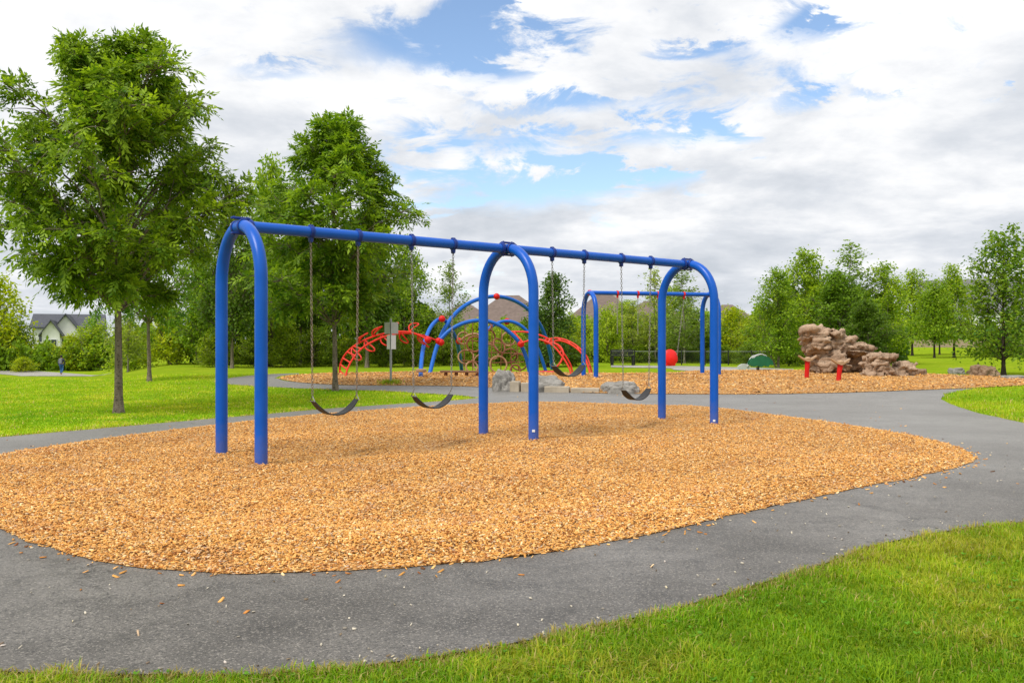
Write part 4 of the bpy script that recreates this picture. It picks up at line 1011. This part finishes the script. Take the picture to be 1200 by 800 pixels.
R_(728, 20.2, 54, 15, .45, M['rock_grey'], 'long flat pale boulder on the path edge behind the last belt swing', 9, rough=.13)
R_(1077, 26.8, 14, 10, .3, M['rock_tan'], 'small brown boulder at the right end of the stacked rocks', 12)
R_(1121, 28.2, 18, 8, .3, M['rock_grey'], 'rounded grey boulder in grass left of the dark tree', 14)
R_(1138, 28, 9, 5, .2, M['rock_tan'], 'smallest tan stone between grey and brown boulders', 15)
R_(1154, 26, 32, 15, .45, M['rock_tan'], 'square brown boulder in front of the dark tree', 17, rough=.2)
R_(1190, 24.5, 34, 6, .4, M['rock_grey'], 'flat grey stone at the right edge of the chips', 19)

# timber/concrete kerb blocks between boulders
def kerb(pa, pb, d0, d1, h, label):
    a, b = G(pa, d0), G(pb, d1); an = math.atan2(b[1] - a[1], b[0] - a[0]); L = np.linalg.norm((b - a)[:2]); m = (a + b) / 2
    mb = MB(); mb.box((m[0], m[1], m[2] + h / 2 - .06), (L - .02, .22, h + .1), an, bev=.015)
    tag(mb.build('kerb_block', M['concrete'], None, loc=tuple(m)), label, 'kerb', 'kerb blocks between the pale boulders')
kerb(598, 610, 20.45, 20.4, .25, 'leftmost raised buff kerb block against the upright boulder'); kerb(610.5, 628, 20.4, 20.35, .22, 'buff kerb block in front of the low pale boulder')
kerb(638, 668, 20.3, 20.2, .15, 'buff kerb block right of the middle arch front leg'); kerb(668.5, 703, 20.2, 20.1, .12, 'lowest buff kerb block touching the long flat boulder')

def sculpt(name, blobs, mat, label, cat, d, voxel=.05, seed=0, holes=(), group=None):
    """a sculpted rock: outline blobs (px, py, rx, ry, depth offset, ry depth) fused into one surface, then weathered"""
    bm = bmesh.new()
    for (px, py, rx, ry, dd, dy) in blobs:
        c = P(px, py, d + dd); s = (d + dd) / F
        geo = bmesh.ops.create_icosphere(bm, subdivisions=4, radius=1.0)
        for v in geo['verts']:
            n = v.co; q = Vector((math.copysign(abs(n.x) ** .42, n.x), math.copysign(abs(n.y) ** .5, n.y), math.copysign(abs(n.z) ** .4, n.z))) * .95
            v.co = Vector((c[0] + q.x * rx * s, c[1] + q.y * dy, c[2] + q.z * ry * s))
    me = bpy.data.meshes.new(name); bm.to_mesh(me); bm.free(); o = bpy.data.objects.new(name, me); C.objects.link(o)
    md = o.modifiers.new('r', 'REMESH'); md.mode = 'VOXEL'; md.voxel_size = voxel
    dg = bpy.context.evaluated_depsgraph_get(); me2 = bpy.data.meshes.new_from_object(o.evaluated_get(dg)); o.modifiers.clear(); o.data = me2
    bm = bmesh.new(); bm.from_mesh(me2); bm.normal_update(); off = Vector((seed * 5.1, 1.3, 2.2)); new = []
    base = P(sum(b[0] for b in blobs) / len(blobs), 437, d)
    for v in bm.verts:
        p = v.co; n = v.normal
        led = (p.z * 4.2 + .55 * mnoise.noise(p * 1.2 + off)); fr = led - math.floor(led)
        a = -.09 * max(0, 1 - min(fr, 1 - fr) * 8) * (1 - abs(n.z)) * max(0, .6 + mnoise.noise(p * .8 + off))
        w_ = Vector((p.x * 1.5, p.y * 1.5, p.z * 2.6)) + Vector((mnoise.noise(p * 2), mnoise.noise(p * 2 + off), mnoise.noise(p * 2 - off))) * .35
        vd, vp = mnoise.voronoi(w_); a += .15 * mnoise.noise(Vector(vp[0]) * 3.7 + off) - .10 * max(0, 1 - (vd[1] - vd[0]) * 9)
        vd, vp = mnoise.voronoi(w_ * 2.6 + off); a += .09 * mnoise.noise(Vector(vp[0]) * 3.7) - .035 * max(0, 1 - (vd[1] - vd[0]) * 7)
        a += .04 * mnoise.noise(p * 5 + off) + .02 * mnoise.noise(p * 14 + off)
        new.append(p + n * a)
    for v, q in zip(bm.verts, new): v.co = q - Vector(base)
    bm.to_mesh(me2); bm.free(); me2.shade_smooth(); me2.materials.clear(); me2.materials.append(mat); me2.name = name
    o.location = [float(t) for t in base]; tag(o, label, cat, group); return o
sculpt('climbing_rock', [(955, 400, 12, 15, 0, .75), (962, 425, 13, 14, 0.1, .7), (970, 398, 12, 13, .3, .8), (985, 405, 12, 12, .3, .8), (998, 409, 13, 8, .2, .8), (975, 424, 8, 14, -.1, .6),
    (1010, 410, 7, 8, .2, .7), (997, 425, 12, 12, .7, .6), (985, 424, 5, 13, -.2, .5), (947, 391, 8, 8, -.1, .6), (965, 389, 12, 6, 0, .7), (1008, 424, 4, 12, .4, .4)], M['rock_brown'],
    'tall brown sculpted climbing rock with overhang on the far chips', 'climbing rock', 27.4, .038, 1)
sculpt('stacked_rock', [(1031, 419, 17, 5, 0, .5), (1026, 430, 12, 7, 0, .5), (1040, 436, 10, 7, 0, .5), (1022, 440, 9, 5, -.1, .4), (1059, 430, 11, 7, .1, .5), (1060, 440, 9, 6, 0, .45), (1048, 441, 9, 5, -.1, .4)], M['rock_brown'],
    'low brown stacked climbing rock right of the tall one', 'climbing rock', 25.6, .036, 2)

# ------------------------------------------------------------------ small play pieces
def post_seat(px, footy, topy, lean, label):
    x, d = unproj(px, footy); g = np.array([x, d, ZG(x, d)]); tz = CAMH - (topy - HOR) * d / F
    t = thing('post_seat', g, label, 'play seat', 'red post seats by the climbing rock')
    top = np.array([x + lean, d, tz - .05]); MB().tube([g + np.array([0, 0, -.1]), (g + top) / 2, top], [.062, .062, .07], 12).build('post', M['red'], t)
    mb = MB(); V = []; n = 10
    for i in range(n + 1):
        s = -1 + 2 * i / n; z = tz - .06 + .14 * abs(s) ** 1.4; x_ = top[0] + .24 * s; w = .12 * (1 - .45 * abs(s)); th = .06 * (1 - .4 * abs(s))
        V += [(x_, d - w, z), (x_, d + w, z), (x_, d + w, z + th), (x_, d - w, z + th)]
    Fs = [(i * 4 + j, i * 4 + (j + 1) % 4, i * 4 + 4 + (j + 1) % 4, i * 4 + 4 + j) for i in range(n) for j in range(4)] + [(3, 2, 1, 0), tuple(n * 4 + j for j in range(4))]
    mb.add(V, Fs); mb.build('wing_seat', M['tan'], t)
    MB().ball((top[0], d - .02, tz + .02), (.09, .09, .05), 12, 8).build('cap', M['tan'], t)
post_seat(945, 444.5, 421, .03, 'leftmost red post with tan winged seat below the climbing rock')
post_seat(982, 448, 425, .06, 'right red post with tan winged seat nearer the stacked rocks')

g = G(888, 29.8); d = 29.8
sr = thing('spring_rider', g, 'dark green fan shaped spring rider with pale grey seat', 'spring rider')
mb = MB(); pts = [np.array([g[0] + .05 * math.cos(t), d + .05 * math.sin(t), g[2] + .02 + .16 * t / 25]) for t in np.linspace(0, 25, 120)]; mb.tube(pts, .012, 5); mb.tube([g + np.array([0, 0, -.02]), g + np.array([0, 0, .03])], .13, 12); mb.build('spring', M['black_metal'], sr)
def px3(a): return [((p[0] - 888) / F * d, (433 - p[1]) * d / F + .15 - .0) for p in a]
shell = px3([(877, 429), (878, 425), (882, 421.5), (888, 419.5), (895, 419), (900, 421), (904, 425), (905.5, 430), (901, 429.5), (899, 432), (895, 430.5), (891, 432.5), (887, 431), (882, 432)])
for s_ in (-.14, .11): MB().prism(shell, s_, s_ + .03, (1, 0, 0), (0, 0, 1), (0, 1, 0), g).build('side_panel', M['green_plastic'], sr, False)
mb = MB(); q = lambda px, py, dy=0: np.array([(px - CX) / F * d, d + dy, g[2] + .15 + (433 - py) * d / F])
mb.box(q(889, 427), (.35, .22, .05), bev=.015); mb.build('seat', M['grey_plastic'], sr)
for dy in (-.09, .09): MB().tube([q(882, 422, dy), q(886, 418.5, dy), q(892, 417, dy), q(897, 419, dy), q(899, 423, dy)], .016, 6).build('handle', M['grey_plastic'], sr)
g = G(873, 31.2); d = 31.2
sl = thing('spring_rider', g, 'pale grey animal shaped spring rider behind the green one', 'spring rider')
body = [(-.26, .04), (-.24, .17), (-.12, .24), (.0, .25), (.10, .21), (.17, .14), (.2, .04)]
MB().prism(body, -.07, .07, (1, 0, 0), (0, 0, 1), (0, 1, 0), g).build('body', M['grey_plastic'], sl, False)
MB().tube([g + np.array([-.05, 0, .0]), g + np.array([-.02, 0, .08])], .07, 10).build('spring', M['black_metal'], sl)
for dy in (-.1, .1): MB().tube([g + np.array([.05, dy, .15]), g + np.array([.16, dy, .30]), g + np.array([.20, dy, .42]), g + np.array([.30, dy, .52]), g + np.array([.44, dy, .54])], .022, 6).build('handle', M['grey_plastic'], sl)

# bench
g = G(730, 38.5); bn = thing('park_bench', g, 'dark park bench by the low black fence', 'bench')
W_ = .95
MB().box(g + np.array([0, 0, .42]), (W_, .42, .05), bev=.01).build('seat', M['black_metal'], bn)
mb = MB()
for k in range(3): mb.box(g + np.array([0, .2, .5 + .06 + k * .075 - .06]), (W_, .03, .06), bev=.006)
mb.build('backrest', M['black_metal'], bn)
for s_ in (-.45, .42):
    for y_ in (-.17, .18): MB().box(g + np.array([s_, y_, .2]), (.05, .05, .42)).build('leg', M['black_metal'], bn)
# low black mesh fence
a, b = G(716, 39), G(935, 39.5)
fn = thing('mesh_fence', a, 'low black wire mesh fence behind the far swing set', 'fence'); n = 9
for k in range(n):
    p = a + (b - a) * k / (n - 1); p[2] = ZG(p[0], p[1]); MB().tube([p + np.array([0, 0, -.1]), p + np.array([0, 0, .66])], .028, 6).build('post', M['black_metal'], fn)
MB().tube([a + np.array([0, 0, .60]), b + np.array([0, 0, .60])], .010, 6).build('top_rail', M['steel'], fn)
mb = MB(); L = np.linalg.norm(b - a); u_ = (b - a) / L
for s in np.arange(0, L, .13):
    for sg in (-1, 1):
        e = s + sg * .56
        if 0 <= e <= L: mb.tube([a + u_ * s + np.array([0, 0, .02]), a + u_ * e + np.array([0, 0, .58])], .0035, 3, False)
mb.build('wire_mesh', M['black_metal'], fn)

# tan fence across the far right lawn
a, b = G(1040, 104), G(1290, 104); fn = thing('board_fence', a, 'long tan board fence across the far end of right lawn', 'fence'); L = b[0] - a[0]; n = 12
for k in range(n):
    x0 = a[0] + L * k / n; x1 = a[0] + L * (k + 1) / n; z = ZG((x0 + x1) / 2, 104)
    MB().box(((x0 + x1) / 2, 104, z + .42), (L / n - .16, .06, .88)).build('fence_panel', M['fence'], fn, False)
    MB().box((x0, 104, z + .48), (.14, .14, 1.05)).build('post', M['fence'], fn, False)

# ------------------------------------------------------------------ houses
def house(px, d, w, dep, wall_h, roof_h, z0, roof, wall, label, gable=False, rot=0, chim=False, win=2, group='houses beyond the park'):
    x = (px - CX) / F * d; r = thing('house', (x, d, z0), label, 'house', group)
    def loc(p): return np.array([x + p[0], d + p[1], z0 + p[2]])
    def mk(V, Fs, name, mat, par=r): return MB().add([loc(v) for v in V], Fs).build(name, mat, par, False)
    X, Y = w / 2, dep / 2
    V = [(-X, -Y, 0), (X, -Y, 0), (X, Y, 0), (-X, Y, 0), (-X, -Y, wall_h), (X, -Y, wall_h), (X, Y, wall_h), (-X, Y, wall_h)]
    Fs = [(0, 1, 5, 4), (1, 2, 6, 5), (2, 3, 7, 6), (3, 0, 4, 7), (4, 5, 6, 7)]
    if gable == 'front':
        V += [(0, -Y, wall_h + roof_h * .96), (0, Y, wall_h + roof_h * .96)]; Fs += [(4, 5, 8), (6, 7, 9)]
    mk(V, Fs, 'wall', wall)
    o = .45; h = wall_h; t = .22
    if gable == 'front':
        for s_ in (-1, 1):
            e = roof_h / X; Vr = [(0, -Y - o, h + roof_h), (s_ * (X + o), -Y - o, h - o * e), (s_ * (X + o), Y + o, h - o * e), (0, Y + o, h + roof_h)]
            Vr += [(a_, b_, c_ + t) for a_, b_, c_ in Vr]
            mk(Vr, [(0, 1, 2, 3), (7, 6, 5, 4), (0, 4, 5, 1), (1, 5, 6, 2), (2, 6, 7, 3), (3, 7, 4, 0)], 'roof', roof)
    else:
        rx = X * .22 if not gable else X + o
        Vr = [(-X - o, -Y - o, h), (X + o, -Y - o, h), (X + o, Y + o, h), (-X - o, Y + o, h), (-rx, 0, h + roof_h), (rx, 0, h + roof_h)]
        Vr += [(-X - o, -Y - o, h - t), (X + o, -Y - o, h - t), (X + o, Y + o, h - t), (-X - o, Y + o, h - t)]
        rf = mk(Vr, [(0, 1, 5, 4), (1, 2, 5), (2, 3, 4, 5), (3, 0, 4), (9, 8, 7, 6), (6, 7, 1, 0), (7, 8, 2, 1), (8, 9, 3, 2), (9, 6, 0, 3)], 'roof', roof)
        if chim: MB().box(loc((w * .18, .8, h + roof_h * .8)), (.8, .8, 1.6)).build('chimney', wall, rf, False)
    for k in range(win):
        wx = -X + w * (k + .5) / win; wz = h - 1.7
        f_ = MB().box(loc((wx, -Y - .03, wz)), (1.7, .12, 1.5)).build('window', M['white'], r, False)
        MB().box(loc((wx - .4, -Y - .1, wz)), (.7, .04, 1.3)).build('pane', M['glass'], f_, False); MB().box(loc((wx + .4, -Y - .1, wz)), (.7, .04, 1.3)).build('pane', M['glass'], f_, False)
    r.rotation_euler.z = rot
    return r
def hz(d, py): return CAMH + (HOR - py) * d / F
def hp(px, d, x0, x1, ridge, eave, roof, wall, label, **k):
    z0 = -3.0; k.setdefault('rot', .85 * math.atan((CX - px) / F)); house(px, d, (x1 - x0) * d / F, 11, hz(d, eave) - z0, hz(d, ridge) - hz(d, eave), z0, roof, wall, label, **k)
hp(598, 112, 552, 646, 346, 379, M['roof_brown'], M['siding'], 'house with brown hip roof showing inside the middle arch', win=3)
hp(708, 116, 668, 748, 345, 376, M['roof_brown'], M['siding'], 'house with brown roof peak just left of the far swing frame', win=3, chim=True)
hp(762, 128, 735, 800, 353, 372, M['roof_brown'], M['siding'], 'house with low brown roof behind the far blue beam', win=3)
hp(852, 120, 826, 880, 357, 376, M['roof_brown'], M['siding'], 'brown roofed house right of the last swing arch', win=2)
hp(545, 124, 515, 580, 357, 378, M['roof_brown'], M['siding'], 'house with dull brown roof at left foot of tall blue arch', win=2)
hp(1150, 150, 1085, 1215, 327, 366, M['roof_grey'], M['siding_white'], 'large grey roofed house behind the dark tree at right', gable='side', win=5)
hp(1078, 140, 1052, 1104, 362, 380, M['roof_grey'], M['siding_white'], 'white house glimpsed between the lawn trees at right', win=3)
hp(82, 150, 48, 118, 368, 384, M['roof_dark'], M['siding_white'], 'white house with long slate roof beyond the left lawn', gable='side', win=3)
hp(63, 138, 54, 72, 377, 390, M['roof_dark'], M['siding_white'], 'narrow white gabled house front with dark roof at far left', gable='front', win=1)
hp(80, 143, 68, 92, 370, 386, M['roof_dark'], M['siding_white'], 'wider pale gabled house just right of the narrow one', gable='front', win=1)
hp(108, 160, 95, 124, 372, 392, M['roof_dark'], M['siding_white'], 'dark roofed house half hidden by shrubs left of the tallest trunk', win=1)

# ------------------------------------------------------------------ person walking away on the far path
def person(px, d, hgt, label):
    g = G(px, d, .07); t = thing('person', g, label, 'person')
    s = hgt / 1.75
    def skin(name, verts, edges, mat, sub=2, root=0):
        me = bpy.data.meshes.new(name); me.from_pydata([tuple(np.array(v[0]) * s) for v in verts], edges, [])
        o = bpy.data.objects.new(name, me); C.objects.link(o); o.modifiers.new('s', 'SKIN'); sv = me.skin_vertices[0].data
        for i, v in enumerate(verts): sv[i].radius = (v[1] * s, v[2] * s if len(v) > 2 else v[1] * s); sv[i].use_root = (i == root)
        m = o.modifiers.new('u', 'SUBSURF'); m.levels = m.render_levels = sub
        dg = bpy.context.evaluated_depsgraph_get(); me2 = bpy.data.meshes.new_from_object(o.evaluated_get(dg)); me2.name = name
        o.modifiers.clear(); o.data = me2; me2.materials.clear(); me2.materials.append(mat); me2.shade_smooth(); o.parent = t; return o
    # pelvis chest neck head / legs mid stride / arms
    V = [((0, 0, .95), .13, .10), ((0, 0, 1.15), .12, .09), ((0, .01, 1.38), .15, .10), ((0, .01, 1.50), .05), ((0, .03, 1.56), .075, .085), ((0, .03, 1.68), .075, .09),
         ((-.10, 0, .90), .08), ((-.11, .14, .50), .055), ((-.11, .10, .08), .038), ((-.11, .22, .04), .03),
         ((.10, 0, .90), .08), ((.11, .02, .50), .055), ((.11, -.22, .12), .038), ((.11, -.14, .04), .03),
         ((-.20, 0, 1.40), .052), ((-.25, -.06, 1.13), .04), ((-.25, .06, .88), .03), ((-.25, .10, .80), .028),
         ((.20, 0, 1.40), .052), ((.25, .04, 1.13), .04), ((.24, .16, .92), .03), ((.24, .20, .86), .028)]
    E = [(0, 1), (1, 2), (2, 3), (3, 4), (4, 5), (0, 6), (6, 7), (7, 8), (8, 9), (0, 10), (10, 11), (11, 12), (12, 13), (2, 14), (14, 15), (15, 16), (16, 17), (2, 18), (18, 19), (19, 20), (20, 21)]
    skin('body', V, E, M['skin'])
    skin('trousers', [((0, 0, .96), .155, .125), ((-.10, 0, .88), .10), ((-.11, .14, .50), .075), ((-.11, .10, .12), .058), ((.10, 0, .88), .10), ((.11, .02, .50), .075), ((.11, -.21, .16), .058)], [(0, 1), (1, 2), (2, 3), (0, 4), (4, 5), (5, 6)], M['jeans'])
    skin('jacket', [((0, 0, .95), .165, .135), ((0, 0, 1.15), .15, .12), ((0, .01, 1.40), .17, .12), ((0, .01, 1.50), .075), ((-.20, 0, 1.40), .075), ((-.25, -.06, 1.13), .06), ((-.25, .05, .90), .048),
                    ((.20, 0, 1.40), .075), ((.25, .04, 1.13), .06), ((.24, .15, .94), .048)], [(0, 1), (1, 2), (2, 3), (2, 4), (4, 5), (5, 6), (2, 7), (7, 8), (8, 9)], M['jacket'])
    MB().ball(g + np.array([0, .01, 1.66]) * s, np.array([.098, .11, .115]) * s, 14, 10).build('hair', M['hair'], t)
    bp_ = MB().box(g + np.array([0, -.19, 1.22]) * s, (.30 * s, .16 * s, .46 * s), bev=.05 * s).build('backpack', M['pack'], t)
    return t
person(72, 76.5, 1.66, 'person in dark jacket and blue jeans walking away with grey backpack')

# ------------------------------------------------------------------ world, sun, camera
def build_world():
    sc = bpy.context.scene; w = bpy.data.worlds.new('World'); sc.world = w; w.use_nodes = True; nt = w.node_tree; nt.nodes.clear()
    out = N(nt, 'ShaderNodeOutputWorld'); tc = N(nt, 'ShaderNodeTexCoord'); D = tc.outputs['Generated']
    sky = N(nt, 'ShaderNodeTexSky', sky_type='NISHITA'); sky.sun_disc = False; sky.sun_elevation = SUN_EL; sky.sun_rotation = SUN_AZ; sky.dust_density = .6; sky.ozone_density = 2.0
    bgs_ = N(nt, 'ShaderNodeBackground'); bgs_.inputs['Strength'].default_value = .145; nt.links.new(sky.outputs[0], bgs_.inputs['Color'])
    sep = N(nt, 'ShaderNodeSeparateXYZ'); nt.links.new(D, sep.inputs[0])
    def ma(op, a, b=None, clamp=False):
        n = N(nt, 'ShaderNodeMath', operation=op, use_clamp=clamp)
        for i, v in enumerate((a, b)):
            if v is None: continue
            if isinstance(v, (int, float)): n.inputs[i].default_value = v
            else: nt.links.new(v, n.inputs[i])
        return n.outputs[0]
    zc = ma('ADD', ma('MAXIMUM', sep.outputs['Z'], 0.0), .20)
    px_, py_ = ma('DIVIDE', sep.outputs['X'], zc), ma('DIVIDE', sep.outputs['Y'], zc)
    cmb = N(nt, 'ShaderNodeCombineXYZ'); nt.links.new(px_, cmb.inputs[0]); nt.links.new(py_, cmb.inputs[1])
    n1 = noise_node(nt, 1.5, 9, .6, vec=cmb.outputs[0], dist=.3); n2 = noise_node(nt, 5.0, 10, .66, vec=cmb.outputs[0], dist=.5)
    n3 = noise_node(nt, 1.9, 7, .6, vec=cmb.outputs[0], dist=.15)
    # openings in the cloud deck: (photo col,row, half width, half height, strength)
    gaps = [(520, 45, 130, 34, .29), (590, 75, 60, 18, .16), (760, 90, 300, 90, .05), (1000, 60, 200, 60, .05), (380, 130, 120, 50, .05), (740, 215, 70, 14, .16), (500, 240, 60, 12, .14), (600, 212, 110, 38, .29), (700, 160, 170, 14, .14), (640, 120, 90, 12, .20), (820, 50, 45, 16, .24), (930, 38, 26, 14, .2), (320, 78, 60, 14, .18), (1040, 105, 45, 8, .16), (850, 158, 60, 12, .14),
            (470, 190, 40, 30, .15), (1195, 100, 30, 10, .2), (560, 5, 50, 12, .2), (930, 125, 40, 8, .14), (240, 300, 60, 16, .08)]
    tot = None
    ax = ma('DIVIDE', sep.outputs['X'], sep.outputs['Y']); az = ma('DIVIDE', sep.outputs['Z'], sep.outputs['Y'])
    front = ma('GREATER_THAN', sep.outputs['Y'], .05)
    wob = ma('ADD', ma('MULTIPLY', ma('SUBTRACT', n2.outputs['Fac'], .5), .22), ma('MULTIPLY', ma('SUBTRACT', n1.outputs['Fac'], .5), .22))
    for (gx, gy, hw, hh, st) in gaps:
        u = ma('DIVIDE', ma('ADD', ma('SUBTRACT', ax, (gx - CX) / F), wob), hw / F); v = ma('DIVIDE', ma('ADD', ma('SUBTRACT', az, (HOR - gy) / F), ma('MULTIPLY', wob, .5)), hh / F)
        q = ma('ADD', ma('MULTIPLY', u, u), ma('MULTIPLY', v, v)); e = ma('MULTIPLY', ma('DIVIDE', 1.0, ma('ADD', 1.0, ma('MULTIPLY', q, q))), st)
        tot = e if tot is None else ma('ADD', tot, e)
    tot = ma('MULTIPLY', tot, front)
    dens = ma('ADD', ma('MULTIPLY', n1.outputs['Fac'], .55), ma('MULTIPLY', n2.outputs['Fac'], .75))
    dens = ma('SUBTRACT', ma('ADD', dens, -.01), tot)
    mask = ramp(nt, dens, [(.33, 0.), (.53, 1.)]); mask.color_ramp.interpolation = 'EASE'
    # cloud colour: white tops to blue-grey bellies, greyer towards the horizon
    sh = ma('ADD', ma('MULTIPLY', n3.outputs['Fac'], .75), ma('MULTIPLY', ma('MULTIPLY', sep.outputs['Z'], 1.0), .35))
    cc = ramp(nt, sh, [(.28, (.57, .61, .67)), (.39, (.71, .74, .79)), (.48, (.90, .91, .93)), (.56, (1.04, 1.04, 1.04))])
    bgc = N(nt, 'ShaderNodeBackground'); bgc.inputs['Strength'].default_value = CLOUD; nt.links.new(cc.outputs['Color'], bgc.inputs['Color'])
    ms = N(nt, 'ShaderNodeMixShader'); nt.links.new(mask.outputs['Color'], ms.inputs[0]); nt.links.new(bgs_.outputs[0], ms.inputs[1]); nt.links.new(bgc.outputs[0], ms.inputs[2])
    nt.links.new(ms.outputs[0], out.inputs['Surface'])
SUNV = nrm(np.array([-.45, -.55, .95])); SUN_EL = math.asin(SUNV[2]); SUN_AZ = math.atan2(SUNV[0], SUNV[1]); CLOUD = .80
build_world()
L = bpy.data.lights.new('sun', 'SUN'); L.energy = 2.6; L.angle = math.radians(22); L.color = (1, .95, .88)
so = bpy.data.objects.new('sun', L); C.objects.link(so); so.rotation_euler = Vector(SUNV).to_track_quat('Z', 'Y').to_euler(); so.location = (0, 0, 30)
cam = bpy.data.cameras.new('camera'); co = bpy.data.objects.new('camera', cam); C.objects.link(co)
cam.sensor_fit = 'HORIZONTAL'; cam.sensor_width = 36; cam.lens = 36 * F / 1200; cam.shift_y = (HOR - 400) / 1200; cam.clip_start = .05; cam.clip_end = 3000
co.location = (0, 0, CAMH); co.rotation_euler = (math.pi / 2, 0, 0)
sc = bpy.context.scene; sc.camera = co
sc.render.engine = 'CYCLES'; sc.cycles.use_denoising = True; sc.cycles.max_bounces = 6; sc.cycles.transparent_max_bounces = 8
sc.view_settings.view_transform = 'Standard'; sc.view_settings.look = 'None'; sc.view_settings.exposure = .42; sc.view_settings.gamma = 1; sc.view_settings.use_curve_mapping = False
